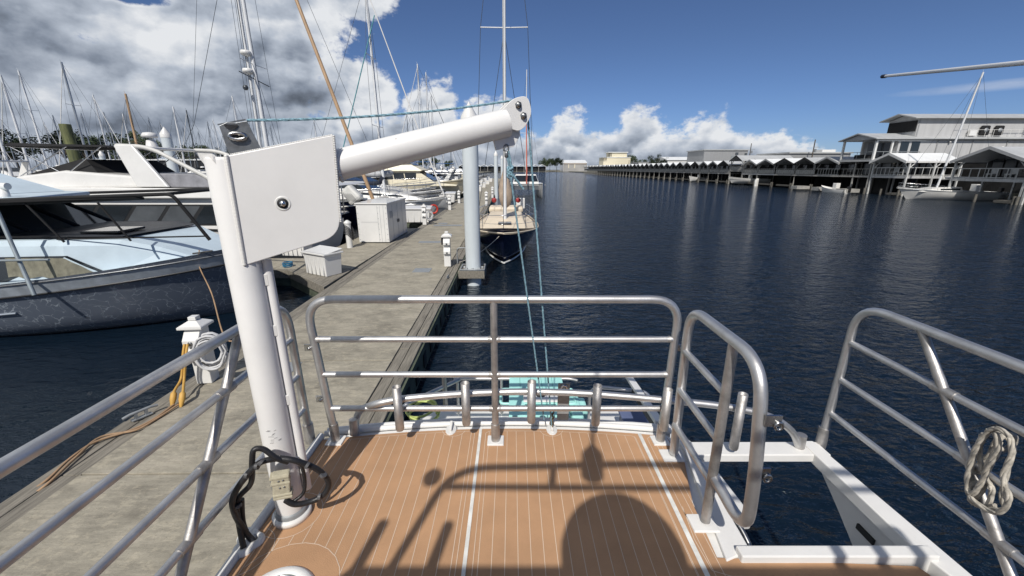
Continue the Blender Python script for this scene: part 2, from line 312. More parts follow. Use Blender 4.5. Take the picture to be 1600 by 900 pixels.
# ------------------------------------------------------------------ mesh builder
class MB:
    def __init__(s): s.v = []; s.f = []; s.sm = []; s.g = []; s.gid = 0; s.lock = False
    def add(s, vs, fs, smooth=False):
        if not s.lock: s.gid += 1
        o = len(s.v); s.v += [Vector(p) for p in vs]
        for f in fs: s.f.append([o + i for i in f]); s.sm.append(smooth); s.g.append(s.gid)
        return s
    def box(s, c, d, rz=0, rx=0, ry=0, taper=1.0):
        m = Matrix.Translation(Vector(c)) @ Matrix.Rotation(rz, 4, 'Z') @ Matrix.Rotation(ry, 4, 'Y') @ Matrix.Rotation(rx, 4, 'X')
        vs = []
        for z in (-1, 1):
            t = taper if z > 0 else 1
            for x, y in ((-1, -1), (1, -1), (1, 1), (-1, 1)): vs.append(m @ Vector((x * d[0] / 2 * t, y * d[1] / 2 * t, z * d[2] / 2)))
        return s.add(vs, [(3, 2, 1, 0), (4, 5, 6, 7), (0, 1, 5, 4), (1, 2, 6, 5), (2, 3, 7, 6), (3, 0, 4, 7)])
    def bx(s, x0, x1, y0, y1, z0, z1): return s.box(((x0 + x1) / 2, (y0 + y1) / 2, (z0 + z1) / 2), (abs(x1 - x0), abs(y1 - y0), abs(z1 - z0)))
    def tube(s, pts, r, seg=10, closed=False, caps=True, r1=None):
        P = [Vector(p) for p in pts]; n = len(P)
        if n < 2: return s
        vs = []; up = None
        for i, p in enumerate(P):
            a = P[(i - 1) % n] if (closed or i > 0) else P[0]; b = P[(i + 1) % n] if (closed or i < n - 1) else P[-1]
            t = (b - a); t = t.normalized() if t.length > 1e-9 else Vector((0, 0, 1))
            if up is None: up = Vector((0, 0, 1)) if abs(t.z) < .9 else Vector((0, 1, 0))
            sx_ = t.cross(up)
            if sx_.length < 1e-6: sx_ = t.orthogonal()
            sx_.normalize(); up = sx_.cross(t).normalized()
            rr = r if r1 is None else r + (r1 - r) * i / (n - 1)
            for k in range(seg):
                a_ = 2 * math.pi * k / seg; vs.append(p + (sx_ * math.cos(a_) + up * math.sin(a_)) * rr)
        fs = []
        for i in range(n if closed else n - 1):
            j = (i + 1) % n
            for k in range(seg): fs.append((i * seg + k, i * seg + (k + 1) % seg, j * seg + (k + 1) % seg, j * seg + k))
        s.add(vs, fs, True)
        if caps and not closed:
            lk = s.lock; s.lock = True; s.add(vs[:seg], [tuple(range(seg))]); s.add(vs[-seg:], [tuple(range(seg))[::-1]]); s.lock = lk
        return s
    def cyl(s, a, b, r, seg=16, r1=None): return s.tube([a, b], r, seg, r1=r1)
    def rev(s, c, prof, seg=20, ax=None):
        # prof: (radius, height) list; ax: axis direction
        c = Vector(c); ax = Vector(ax or (0, 0, 1)).normalized(); u = ax.orthogonal().normalized(); w = ax.cross(u)
        vs = []; n = len(prof)
        for r, h in prof:
            for k in range(seg):
                a = 2 * math.pi * k / seg; vs.append(c + ax * h + (u * math.cos(a) + w * math.sin(a)) * max(r, 1e-4))
        fs = [(i * seg + k, i * seg + (k + 1) % seg, (i + 1) * seg + (k + 1) % seg, (i + 1) * seg + k) for i in range(n - 1) for k in range(seg)]
        return s.add(vs, fs, True)
    def ball(s, c, r, sc=(1, 1, 1), seg=12, rings=7):
        c = Vector(c); vs = []
        for i in range(rings + 1):
            a = math.pi * i / rings
            for k in range(seg):
                b = 2 * math.pi * k / seg; vs.append(c + Vector((math.sin(a) * math.cos(b) * r * sc[0], math.sin(a) * math.sin(b) * r * sc[1], -math.cos(a) * r * sc[2])))
        fs = [(i * seg + k, i * seg + (k + 1) % seg, (i + 1) * seg + (k + 1) % seg, (i + 1) * seg + k) for i in range(rings) for k in range(seg)]
        return s.add(vs, fs, True)
    def prism(s, poly, off):
        # poly: 3D planar points; off: extrusion vector
        P = [Vector(p) for p in poly]; n = len(P); off = Vector(off); vs = P + [p + off for p in P]
        nrm = Vector((0, 0, 0))
        for i in range(n): nrm += P[i].cross(P[(i + 1) % n])
        fl = nrm.dot(off) > 0
        a = tuple(range(n)); b = tuple(range(n, 2 * n)); sd = [(i, (i + 1) % n, n + (i + 1) % n, n + i) for i in range(n)]
        if fl: return s.add(vs, [a[::-1], b] + sd)
        return s.add(vs, [a, b[::-1]] + [q[::-1] for q in sd])
    def cabin(s, prof, wb, wt, z0=None, z1=None, yc=0.0):
        # side profile (x,z) extruded across y, half width going from wb at z0 to wt at z1
        zs = [p[1] for p in prof]; z0 = min(zs) if z0 is None else z0; z1 = max(zs) if z1 is None else z1
        def hw(z): return wb + (wt - wb) * ((z - z0) / max(z1 - z0, 1e-6))
        n = len(prof); vs = [Vector((x, yc - hw(z), z)) for x, z in prof] + [Vector((x, yc + hw(z), z)) for x, z in prof]
        ar = sum(prof[i][0] * prof[(i + 1) % n][1] - prof[(i + 1) % n][0] * prof[i][1] for i in range(n))
        a = tuple(range(n)); b = tuple(range(n, 2 * n))[::-1]; sd = [((i + 1) % n, i, n + i, n + (i + 1) % n) for i in range(n)]
        if ar < 0: a = a[::-1]; b = b[::-1]; sd = [q[::-1] for q in sd]
        return s.add(vs, [a, b] + sd)
    def side(s, poly, hw, sides=(-1, 1), t=.02):
        # flat pane on both cabin sides: poly (x,z), hw: function z -> half width
        for sg in sides:
            P = [Vector((x, sg * (hw(z) - .004), z)) for x, z in poly]; s.prism(P, (0, sg * t, 0))
        return s
    def build(s, name, m, parent=None, bevel=0.0, loc=None, rot=None):
        me = bpy.data.meshes.new(name); me.from_pydata([tuple(v) for v in s.v], [], s.f); me.update()
        me.polygons.foreach_set('use_smooth', s.sm); me.materials.append(m)
        o = bpy.data.objects.new(name, me); COL.objects.link(o)
        if parent: o.parent = parent
        if loc is not None: o.location = loc
        if rot is not None: o.rotation_euler = rot
        if bevel:
            b = o.modifiers.new('bevel', 'BEVEL'); b.width = bevel; b.segments = 2; b.limit_method = 'ANGLE'; b.angle_limit = R(50); b.use_clamp_overlap = True
        return o
def build_each(b, name, m, parent, bevel=0.0):
    out = []
    for g in sorted(set(b.g)):
        q = MB(); mp = {}
        for f, sm, gg in zip(b.f, b.sm, b.g):
            if gg != g: continue
            nf = []
            for i in f:
                if i not in mp: mp[i] = len(q.v); q.v.append(b.v[i])
                nf.append(mp[i])
            q.f.append(nf); q.sm.append(sm); q.g.append(0)
        out.append(q.build(name, m, parent, bevel))
    return out
def tag(o, label=None, cat=None, group=None, kind=None):
    if label: o['label'] = label
    if cat: o['category'] = cat
    if group: o['group'] = group
    if kind: o['kind'] = kind
    return o
def thing(name, label, cat, loc=(0, 0, 0), rz=0.0, group=None):
    o = bpy.data.objects.new(name, None); o.empty_display_size = .2; COL.objects.link(o); o.location = loc; o.rotation_euler = (0, 0, rz)
    return tag(o, label, cat, group)
KIDS = {}
def dup(root, loc, rz, label, group=None, scale=None):
    r = root.copy(); COL.objects.link(r); r.location = loc; r.rotation_euler = (0, 0, rz); r['label'] = label
    if group: r['group'] = group
    if scale: r.scale = scale
    if root.name not in KIDS: KIDS[root.name] = [(c, list(c.children)) for c in root.children]
    for c, gs in KIDS[root.name]:
        k = c.copy(); COL.objects.link(k); k.parent = r
        for g in gs: q = g.copy(); COL.objects.link(q); q.parent = k
    return r
def arc(pts, rad, n=6):
    # round the inner corners of a polyline
    P = [Vector(p) for p in pts]; out = [P[0]]
    for i in range(1, len(P) - 1):
        a, b, c = P[i - 1], P[i], P[i + 1]; d1 = (a - b); d2 = (c - b)
        r = min(rad, d1.length * .48, d2.length * .48); p = b + d1.normalized() * r; q = b + d2.normalized() * r
        for k in range(n + 1):
            t = k / n; out.append(p * (1 - t) ** 2 + b * 2 * t * (1 - t) + q * t * t)
    out.append(P[-1]); return out
def spline(pts, n=6):
    P = [Vector(p) for p in pts]; out = []
    for i in range(len(P) - 1):
        a = P[max(i - 1, 0)]; b = P[i]; c = P[i + 1]; d = P[min(i + 2, len(P) - 1)]
        for k in range(n):
            t = k / n
            out.append(.5 * ((2 * b) + (c - a) * t + (2 * a - 5 * b + 4 * c - d) * t * t + (3 * b - a - 3 * c + d) * t ** 3))
    out.append(P[-1]); return out
ORD = ['first', 'second', 'third', 'fourth', 'fifth', 'sixth', 'seventh', 'eighth', 'ninth', 'tenth', 'eleventh', 'twelfth', 'thirteenth', 'fourteenth', 'fifteenth', 'sixteenth', 'seventeenth', 'eighteenth', 'nineteenth', 'twentieth', 'twenty-first', 'twenty-second', 'twenty-third', 'twenty-fourth', 'twenty-fifth', 'twenty-sixth', 'twenty-seventh', 'twenty-eighth', 'twenty-ninth', 'thirtieth', 'thirty-first', 'thirty-second', 'thirty-third', 'thirty-fourth', 'thirty-fifth', 'thirty-sixth', 'thirty-seventh', 'thirty-eighth', 'thirty-ninth', 'fortieth']

# ------------------------------------------------------------------ setting
w = MB(); n = 60
w.add([(-1500, -300, 0), (1500, -300, 0), (1500, 3000, 0), (-1500, 3000, 0)], [(0, 1, 2, 3)])
tag(w.build('water', WATER), kind='structure')
tag(MB().bx(61, 400, -60, 520, -1, .55).build('ground', LAND, bevel=0), kind='structure')
tag(MB().bx(-700, 400, 470, 900, -1, .7).build('far_bank', LAND), kind='structure')
tag(MB().bx(-700, -20, 150, 460, -1, .6).build('left_bank', LAND), kind='structure')

# ------------------------------------------------------------------ docks
DZ = .5; DA = .012
def D(x, y, z=DZ): return Vector((x - y * DA, y, z))
dock = thing('floating_dock', 'long mottled concrete dock with grey timber edges running from beside the boat into the harbour', 'dock', (0, 0, 0), DA)
b = MB(); y = -9.0 + .1; ys = [3.35 + 2.45 * k for k in range(-5, 52)]
for i in range(len(ys) - 1): b.bx(-4.23, -1.83, ys[i] + .011, ys[i + 1] - .011, .2, DZ)
b.build('concrete_deck', CONC, dock, bevel=.006)
rnd = random.Random(4)
for sd, xa in ((1, -1.82), (-1, -4.24)):
    b = MB(); y = -9
    while y < 128:
        L = rnd.uniform(3.2, 4.8)
        wd_ = .155 if sd > 0 else .18
        for k in range(2):
            x0 = xa + sd * k * (wd_ + .01); b.bx(x0, x0 + sd * wd_, y + .01 + k * .9, y + L + k * .9, .26, DZ - .012 - rnd.random() * .012)
        y += L
    b.build('timber_edge', TIMB, dock, bevel=.006)
b = MB()
for sd, xa in ((1, -1.52), (-1, -4.60)): b.bx(xa, xa + sd * .06, -9, 128, -.3, .44)
b.build('dark_waler', TIMBG, dock)
b = MB()
for k in range(40): b.bx(-1.455, -1.44, 2 + k * .62, 2 + k * .62 + .2, .08, .32)
build_each(b, 'float_pocket', DARK, dock)
MB().bx(-4.57, -1.55, -9, 128, -.3, .2).build('float', DARKW, dock)
for px, py, wd, ln in ((660, 422, .5, .5), (700, 352, 1.5, .45), (672, 378, .9, .4), (692, 349, .5, .45), (440, 573, .5, .35)):
    p = atz(px, py, DZ); x = p.x + p.y * DA
    MB().bx(x - wd / 2, x + wd / 2, p.y - ln / 2, p.y + ln / 2, DZ + .002, DZ + .008).build('hatch_plate', PLATE, dock)

def finger(y0, y1, xe, label, gus=1.7, apron=None):
    f = thing('finger_dock', label, 'finger dock', (0, 0, 0), 0, 'finger docks off the left side')
    xl = -4.64 - y0 * DA - .03
    b = MB(); x = xl
    while x > xe: b.bx(max(x - 2.4, xe), x - .012, y0 + .16, y1 - .16, .22, DZ); x -= 2.4
    if apron: b.bx(apron, xl, y1 - .14, apron_y, .22, DZ)
    b.build('concrete_deck', CONC, f, bevel=.006)
    b = MB()
    b.bx(xe, xl - gus, y0, y0 + .15, .24, DZ - .01); b.bx(xe, xl if not apron else apron, y1 - .15, y1, .24, DZ - .01)
    b.box(((xe), (y0 + y1) / 2, .37), (.15, y1 - y0, .25))
    if gus: b.prism([(xl - gus, y0 + .01, DZ - .006), (xl, y0 - gus * .95, DZ - .006), (xl, y0 + .155, DZ - .006), (xl - gus, y0 + .155, DZ - .006)], (0, 0, -.24))
    b.build('timber_edge', TIMB, f, bevel=.006)
    b = MB(); b.bx(xe, xl - gus, y0 + .03, y1 - .03, -.3, .235)
    if gus: b.prism([(xl - gus, y0 + .04, .23), (xl, y0 - gus * .9, .23), (xl, y0 + .3, .23), (xl - gus, y0 + .3, .23)], (0, 0, -.5))
    if apron: b.bx(apron + .05, xl, y1, apron_y - .05, -.3, .215)
    b.build('green_float', TIMBG, f)
    return f
apron_y = 20.5
finger(11.7, 13.4, -19, 'nearest finger dock with a triangular corner, beside the blue swirled hull', 1.9, -6.75)
finger(24.6, 26.2, -20, 'finger dock just past the big white cabinet', 1.2)
finger(38.5, 40.0, -21, 'finger dock with pale timber facing, third from the boat', 1.2)
for k, yy in enumerate((52, 66, 80, 94, 108)):
    finger(yy, yy + 1.4, -22, '%s finger dock from the boat, far along the left side' % ORD[k + 3], 1.0)

# ------------------------------------------------------------------ piles
def pile(name, x, y, r, ztop, m, label, grp=None, cone=True, zb=-1.0, lean=0):
    t = thing(name, label, 'piling', (x, y, 0), 0, grp)
    b = MB()
    if cone:
        b.rev((0, 0, 0), [(r, zb), (r, ztop - .62)], 28); b.build('shaft', m, t)
        MB().rev((0, 0, 0), [(r + .012, ztop - .62), (r + .012, ztop - .40), (.0, ztop)], 28).build('pile_cap', WHITE2, t)
    else:
        b.rev((0, 0, 0), [(r * 1.04, zb), (r * 1.02, ztop * .5), (r, ztop - .03), (r * .94, ztop), (0, ztop + .01)], 18); b.build('shaft', m, t)
    return t
p = atz(729, 421, DZ)
PG = 'white sleeved dock pilings'
big = pile('piling', -1.17, p.y + .15, .225, 5.15, PILEW, 'tall white piling with pointed cap standing nearest on the dock edge', PG)
b = MB(); b.bx(-.42, .36, -.40, .42, .28, .50); b.build('timber_collar', TIMB, big, bevel=.01)
b = MB()
for a in range(8): b.rev((.27 * math.cos(a * .785), .27 * math.sin(a * .785), .5), [(.035, 0), (.035, .06), (.0, .075)], 8)
b.tube([(-.36, -.35, .53), (.34, -.35, .53), (.34, .36, .53), (-.36, .36, .53)], .03, 8, closed=True); b.build('roller_ring', PLATE, big)
for k, (px, F, zt) in enumerate(((775, 49, 5.4), (784.5, 72, 5.6), (788.5, 92, 5.5), (791, 112, 5.5))):
    pile('piling', (px - 800) / 657 * F, F, .23, zt, PILEW, 'white capped piling on the right dock edge, %s beyond the nearest one' % ORD[k], PG)
pile('piling', -20.3, 25.2, .27, 5.75, PILEW, 'white piling with pointed cap rising behind the white yacht arch', PG)
pile('piling', -44.5, 46, .26, 5.3, PILEW, 'slim white piling seen left of the black canvas top', PG)
pile('timber_pile', -20.45, 19.8, .21, 5.35, PILEG, 'thick mossy green timber pile among the masts at left', None, False)

# ------------------------------------------------------------------ shore power pedestals, dock boxes
def pedestal(p, label, rz=0.0, h=1.0, slim=False):
    t = thing('power_pedestal', label, 'power pedestal', p, rz, 'white shore power pedestals on the docks')
    b = MB(); b.box((0, 0, h * .42), (.20, .19, h * .84)); b.build('post', WHITE2, t, bevel=.012)
    b = MB(); b.box((0, 0, h * .865), (.31, .29, .035)); b.box((0, 0, h * .915), (.30, .28, .06), taper=.35); b.box((0, 0, h * .975), (.10, .10, .05)); b.build('pedestal_cap', WHITE2, t, bevel=.006)
    for k, zz in enumerate((.72, .47)):
        o = MB(); o.prism([(-.10, -.098, h * zz + .09), (-.10, -.18, h * zz - .02), (-.10, -.18, h * zz - .09), (-.10, -.098, h * zz - .09)], (.20, 0, 0)); ob = o.build('outlet_box', WHITE2, t, bevel=.005)
        MB().rev((0, -.183, h * zz - .055), [(.0, .008), (.028, .008), (.028, 0)], 12, (0, -1, 0)).build('socket', GREYP, ob)
    return t
pp = atz(316, 600, DZ); pp.y += .10; pp.x += .02
near_ped = pedestal(pp, 'white power pedestal at left with a coil of white hose and yellow cables', R(6), .98)
def hose_coil(p, R0, label, m, cat='hose', nturn=10, sq=1.35, rz=0.3, rr=.014):
    rn = random.Random(7); pts = []
    for i in range(nturn * 20):
        a = i / 20 * 2 * math.pi; k = i // 20; q = R0 * (1 + .16 * math.sin(k * 2.1) + .04 * rn.uniform(-1, 1)); 
        pts.append((q * math.cos(a) + .01 * math.sin(k), (k / nturn - .5) * .14, q * sq * math.sin(a) - .03 * math.cos(k * 1.7)))
    o = MB().tube(pts, rr, 6).build('hose_coil' if cat == 'hose' else 'cable_coil', m, None, loc=p, rot=(0, 0, rz)); tag(o, label, cat); return o
hose_coil(pp + Vector((.20, -.10, .50)), .16, 'white and grey hose coiled on the side of the left power pedestal', HOSEW, nturn=11, rz=.35)
# yellow cables from the pedestal down to the dock and away along the timber edge
a0 = pp + Vector((-.03, -.21, .66))
for i, (dx, px) in enumerate(((0, 270), (.04, 284))):
    e = atz(px, 628, DZ + .05)
    pts = spline([a0 + Vector((dx, 0, 0)), a0 + Vector((dx - .01, -.06, -.15)), a0 + Vector((dx - .07, -.10, -.45)), atz(px + 2, 612, DZ + .16), e], 6)
    c = MB().tube(pts, .016, 8).build('shore_cable', ROPEY); tag(c, ('left' if i == 0 else 'right') + ' one of the two yellow shore cables dropping from the near pedestal', 'cable', 'yellow shore cables at the near pedestal')
    MB().rev(atz(px + 2, 611, DZ + .17), [(.012, 0), (.034, .03), (.036, .10), (.024, .16), (.016, .20)], 12, (e - atz(px + 2, 612, DZ + .16)).normalized()).build('connector', ROPEY, c)
for i, off in enumerate((0, 7)):
    q = [atz(272 + off, 632, DZ + .03), atz(240 + off, 655 - off * .3, DZ + .02), atz(205 + off, 672, DZ + .018), atz(150 + off, 690 - off, DZ + .018), atz(110 + off, 716, DZ + .02), atz(60, 760 + off, DZ - .02), atz(-20, 800 + off, .3)]
    tag(MB().tube(spline(q, 6), .013, 6).build('dock_cable', ROPET), ('outer' if i else 'inner') + ' tan cable lying along the left timber edge of the dock', 'cable', 'tan cables on the dock edge')
# cleats on the dock edge
def cleat(p, rz, label, s=1.0):
    t = thing('dock_cleat', label, 'cleat', p, rz)
    MB().tube([(-.17 * s, 0, .075 * s), (-.1 * s, 0, .09 * s), (.1 * s, 0, .09 * s), (.17 * s, 0, .075 * s)], .018 * s, 8).build('horn', PLATE, t)
    b = MB(); b.box((-.05 * s, 0, .04 * s), (.03, .03, .08 * s)); b.box((.05 * s, 0, .04 * s), (.03, .03, .08 * s)); b.box((0, 0, .008), (.2 * s, .06 * s, .012)); b.build('base', PLATE, t); return t
cleat(atz(222, 652, DZ), R(62), 'grey cleat on the left timber edge below the near pedestal')
cleat(atz(700, 434, DZ), R(85), 'small dark cleat on the right timber edge before the tall white piling', .7)
p2 = atz(699, 417, DZ); p2.y += .12
mid_ped = pedestal(p2, 'white power pedestal beside the foot of the tall white piling', R(4), 1.08)
b = MB(); b.box((-.14, 0, .78), (.05, .12, .2)); b.build('grey_plug', BLACK, mid_ped)
# handrail beside it
q = p2 + Vector((.25, .35, 0)); t = tag(MB().tube(arc([q, q + Vector((0, 0, .5)), q + Vector((.35, 0, .5)), q + Vector((.35, 0, 0))], .1), .018, 8).build('ladder_rail', PLATE), 'small bent metal ladder rail between pedestal and tall piling', 'ladder')
def round_post(p, label, h=1.0, coil=True):
    t = thing('bollard_post', label, 'post', p, 0, 'round white utility posts')
    MB().rev((0, 0, 0), [(.11, 0), (.11, h * .9)], 16).build('post', WHITE2, t)
    MB().rev((0, 0, 0), [(.13, h * .88), (.13, h * .93), (.06, h * .98), (.02, h)], 16).build('post_cap', WHITE2, t); return t
p3 = atz(547, 387, DZ)
round_post(p3, 'round white post wrapped in black cable left of the white cabinet', 1.05)
b = MB(); pts = [];
for i in range(90):
    a = i * .42; pts.append((.14 * math.cos(a) + (.05 if math.cos(a) > .3 else 0), .14 * math.sin(a), .9 - i * .0042 - .25 * max(0, math.cos(a)) ))
tag(MB().tube(pts, .013, 6).build('cable_coil', BLACK, None, loc=p3), 'black cable looped round the white post by the cabinet', 'cable')
for k in range(1): pass
def dock_box(p, L, Wd, H, label, rz=0):
    t = thing('dock_box', label, 'dock box', p, rz, 'white fibreglass dock boxes')
    o = MB(); o.box((0, 0, H * .42), (L * .86, Wd * .8, H * .84)); 
    o.v = [Vector((v.x * (1 + .12 * (v.z / H)), v.y * (1 + .14 * v.z / H), v.z)) for v in o.v]; bo = o.build('box', WHITE2, t, bevel=.012)
    b = MB()
    for k in range(-2, 3):
        b.box((k * L * .18, -Wd * .44, H * .42), (.03, .03, H * .72), rx=R(-4)); 
    b.build('rib', WHITE2, bo)
    o = MB(); o.box((0, 0, H * .87), (L * 1.04, Wd * 1.04, .05)); o.prism([(-L / 2, -Wd / 2, H * .89), (L / 2, -Wd / 2, H * .89), (L / 2, Wd / 2, H * 1.02), (-L / 2, Wd / 2, H * 1.02)], (0, 0, -.03)); o.build('lid', WHITE2, t, bevel=.012)
    return t
p4 = atz(500, 431, DZ); p4.y += .3
dock_box(p4, 1.0, .62, .72, 'white dock box with slanted lid on the nearest finger dock corner', R(-30))
dock_box(atz(455, 402, DZ) + Vector((0, .45, 0)), .95, .6, .8, 'white dock box half hidden behind the crane plate', R(-8))
dock_box(atz(660, 348, DZ) + Vector((-.5, .5, 0)), 1.9, .8, .85, 'long white dock box on the finger dock past the big cabinet')
pt_ = atz(664, 351, DZ); t = pedestal(pt_, 'white pedestal with tangled dark cable beside the long dock box', 0, 1.1)
hose_coil(pt_ + Vector((.28, -.08, .5)), .16, 'tangled pinkish grey hose hanging by the long dock box', HOSEW, nturn=8, rr=.018)
p = atz(678, 335, DZ + .3); o = MB(); o.tube([(.24 * math.cos(a * .5236), 0, .24 * math.sin(a * .5236)) for a in range(12)], .06, 8, closed=True); tag(o.build('life_ring', RED, None, loc=p + Vector((0, 0, .3)), rot=(0, 0, .5)), 'red life ring hanging beside the dock past the long dock box', 'life ring')
# the big white cabinet
ca = atz(564, 380, DZ); cb = atz(609, 380, DZ); cw = 1.22; cl = 2.9; ch = 1.55
cab = thing('utility_cabinet', 'large white metal cabinet with panel seams standing beside the dock', 'cabinet', (cb.x - cw / 2, cb.y + cl / 2, DZ), 0)
MB().bx(-cw / 2, cw / 2, -cl / 2, cl / 2, .04, ch).build('body', WHITE2, cab, bevel=.01)
MB().bx(-cw / 2 - .04, cw / 2 + .04, -cl / 2 - .04, cl / 2 + .04, ch, ch + .05).build('roof', WHITE2, cab, bevel=.01)
b = MB(); yf = -cl / 2 - .002
for x in (.22, .32, .46): b.box((x, yf, ch / 2), (.008, .006, ch - .1))
b.box((-.12, yf, .85), (.7, .006, .008))
for yy in (-.75, 0, .75): b.box((cw / 2 + .002, yy, ch / 2), (.006, .01, ch - .12))
b.build('panel_seam', PLATE, cab)
b = MB()
for k in range(7):
    for x in (-.56, .24, .56): b.rev((x, yf, .15 + k * .21), [(.0, .012), (.013, .01), (.013, 0)], 6, (0, -1, 0))
b.build('rivet', PLATE, cab)
for yy in (.1, -.08): MB().box((cw / 2 + .02, yy, .75), (.03, .03, .14)).build('handle', BLACK, cab, bevel=.004)
b = MB(); [b.box((cw / 2 + .006, -1.1 + .12 * k, 1.1), (.008, .02, .28)) for k in range(4)]; b.build('vent', PLATE, cab)

# distant pedestals and boxes along the dock
k = 0
for px, py in ((746, 350), (760, 318), (769.5, 306)):
    p = atz(px, py + 3, DZ); t = pedestal(p, ('white pedestal just past the tall piling with a hanging hose', 'white pedestal in the middle of the right dock edge', 'small white pedestal before the second white piling')[k], 0, 1.15); k += 1
for k, F in enumerate((30, 36, 44, 58, 70, 84, 98)):
    for sd in (-1,):
        pedestal(D(-4.2, F), '%s white pedestal along the left dock edge past the life ring' % ORD[k], 0, 1.1)
for k, (F, x) in enumerate(((37, -5.0), (51, -5.2), (64, -5.3), (78, -5.4), (93, -5.6))):
    dock_box(Vector((x - .8, F, DZ)), 1.5, .8, .9, '%s white dock box beyond the long one, at the dock edge' % ORD[k])
for k, F in enumerate((55, 66, 80, 95)):
    dock_box(D(-3.8, F), .9, .6, .8, '%s small white box on the far dock walkway' % ORD[k])
tag(MB().cyl(D(-2.0, 26, DZ), D(-2.0, 26, 2.6), .022, 8).build('dock_pole', PLATE), 'thin pale pole upright on the dock before the blue sailboat stern', 'pole')

# ------------------------------------------------------------------ the boat the photo is taken from
XL, XR, DK = -1.2, 1.82, 1.8
bt = thing('workboat', 'aluminium workboat with tan foam deck and metal railings the photo looks forward over', 'boat', (0, 0, 0))
OX0, OX1, OY0, OY1 = 1.07, 1.756, 1.36, 1.99     # opening in the deck
def front(x): return 2.27 - .10 * (x / 1.1) ** 2       # bowed front edge of the foam deck
# deck foam: left part up to the front, rest behind the opening
xs = [XL + .035 + i * (0.96 - XL - .035) / 24 for i in range(25)]
poly = [(x, front(x) - .045, DK) for x in xs] + [(.985, 1.93, DK), (.90, 1.62, DK), (.88, 1.33, DK), (1.70, 1.29, DK), (1.78, 1.1, DK), (1.78, -5.5, DK), (XL + .035, -5.5, DK)]
MB().prism(poly[::-1], (0, 0, -.012)).build('foam_deck', FOAM, bt)
def seam(b, x0, y0, x1, y1, wd, z):
    d = Vector((x1 - x0, y1 - y0, 0)).normalized(); nn = Vector((-d.y, d.x, 0)) * wd / 2; a = Vector((x0, y0, z)); c = Vector((x1, y1, z))
    b.add([a - nn, c - nn, c + nn, a + nn], [(0, 1, 2, 3)])
def ribbon(b, pts, wd, z):
    for i in range(len(pts) - 1): seam(b, pts[i][0], pts[i][1], pts[i + 1][0], pts[i + 1][1], wd, z + .00004 * (i % 7))
g = MB(); fit = [(-1.06, 1.555, .135), (-1.17, 1.36, .12), (-.37, 2.22, .075), (.25, 2.22, .075)]
x = -.2 - .0555
def cuts(x, y0, y1):
    segs = [(y0, y1)]
    for cx, cy, r in fit + [(-.92, 1.17, .23)]:
        if abs(x - cx) < r:
            h = math.sqrt(r * r - (x - cx) ** 2); ns = []
            for a, c in segs:
                if cy + h < a or cy - h > c: ns.append((a, c)); continue
                if cy - h > a: ns.append((a, cy - h))
                if cy + h < c: ns.append((cy + h, c))
            segs = ns
    return segs
gx = []
for k in range(40):
    x = -.2 + k * .0565 - 17 * .0565
    if x < XL + .09 or x > 1.74 or abs(x + .2) < .02 or abs(x - .80) < .03: continue
    y1 = front(x) - .075 if x < .9 else (1.22)
    for a, c in cuts(x, -5.4, y1): seam(g, x, a, x, c, .0030, DK + .0012)
for cx, cy, r in fit + [(-.92, 1.17, .23)]:
    pts = [(cx + r * math.cos(a * .2618), cy + r * math.sin(a * .2618)) for a in range(25)]
    pts = [q for q in pts if q[0] > XL + .06 and q[1] < front(q[0]) - .05]
    if len(pts) > 3: 
        pts.sort(key=lambda q: math.atan2(q[1] - cy, q[0] - cx) if cy > 2 else math.atan2(cy - q[1], -(q[0] - cx)) if False else math.atan2(q[1] - cy, q[0] - cx))
        for i in range(len(pts) - 1):
            if (Vector(pts[i]) - Vector(pts[i + 1])).length < r * .5: seam(g, *pts[i], *pts[i + 1], .0030, DK + .0016)
# border lines round the panels
for xa, xb in ((XL + .075, -.235), (-.165, .765), (.835, .90)):
    ribbon(g, [(xa, -5.4), (xa, front(xa) - .09)] + [(xa + .02 + i * (xb - xa - .04) / 8, front(xa + i * (xb - xa) / 8) - .072) for i in range(9)] + [(xb, front(xb) - .09), (xb, 1.6 if xb > .85 else -5.4)], .0030, DK + .002)
ribbon(g, [(.84, 1.6), (.82, 1.42), (.83, 1.27), (.90, 1.245), (1.73, 1.235)], .0030, DK + .002)
g.build('deck_groove', SEAMW, bt)
g = MB(); seam(g, -.2, -5.4, -.2, front(-.2) - .045, .017, DK + .003); seam(g, .80, -5.4, .80, front(.8) - .045, .022, DK + .003); g.build('deck_joint', SEAMD, bt)
# structural deck and white gunwale
u = MB(); P = [(XL, -5.6, 0), (XL, front(XL) - .02, 0)] + [(x, front(x), 0) for x in xs[1:]] + [(1.03, 2.09, 0), (1.03, 1.97, 0), (OX0 - .02, 1.94, 0), (OX0 - .10, OY0 - .09, 0), (OX1 + .08, OY0 - .12, 0), (OX1 + .3, 1.0, 0), (OX1 + .42, -5.6, 0)]
P = [(p[0], p[1], DK - .014) for p in P]; u.prism(P[::-1], (0, 0, -.10)); u.build('deck_plate', WHITE, bt)
g = MB()
pt = [(x, front(x) + .01, DK - .004) for x in [XL + .02 + i * (1.03 - XL - .02) / 30 for i in range(31)]]
for dz, dy, rr in ((0.0, .012, .019), (-.012, .052, .024), (-.06, .07, .03)):
    g.tube([(x, y + dy, z + dz) for x, y, z in pt], rr, 10)
g.tube([(XL + .01, front(XL), DK), (XL + .01, 0, DK), (XL + .01, -5.6, DK)], .022, 10); g.build('gunwale', WHITE, bt)
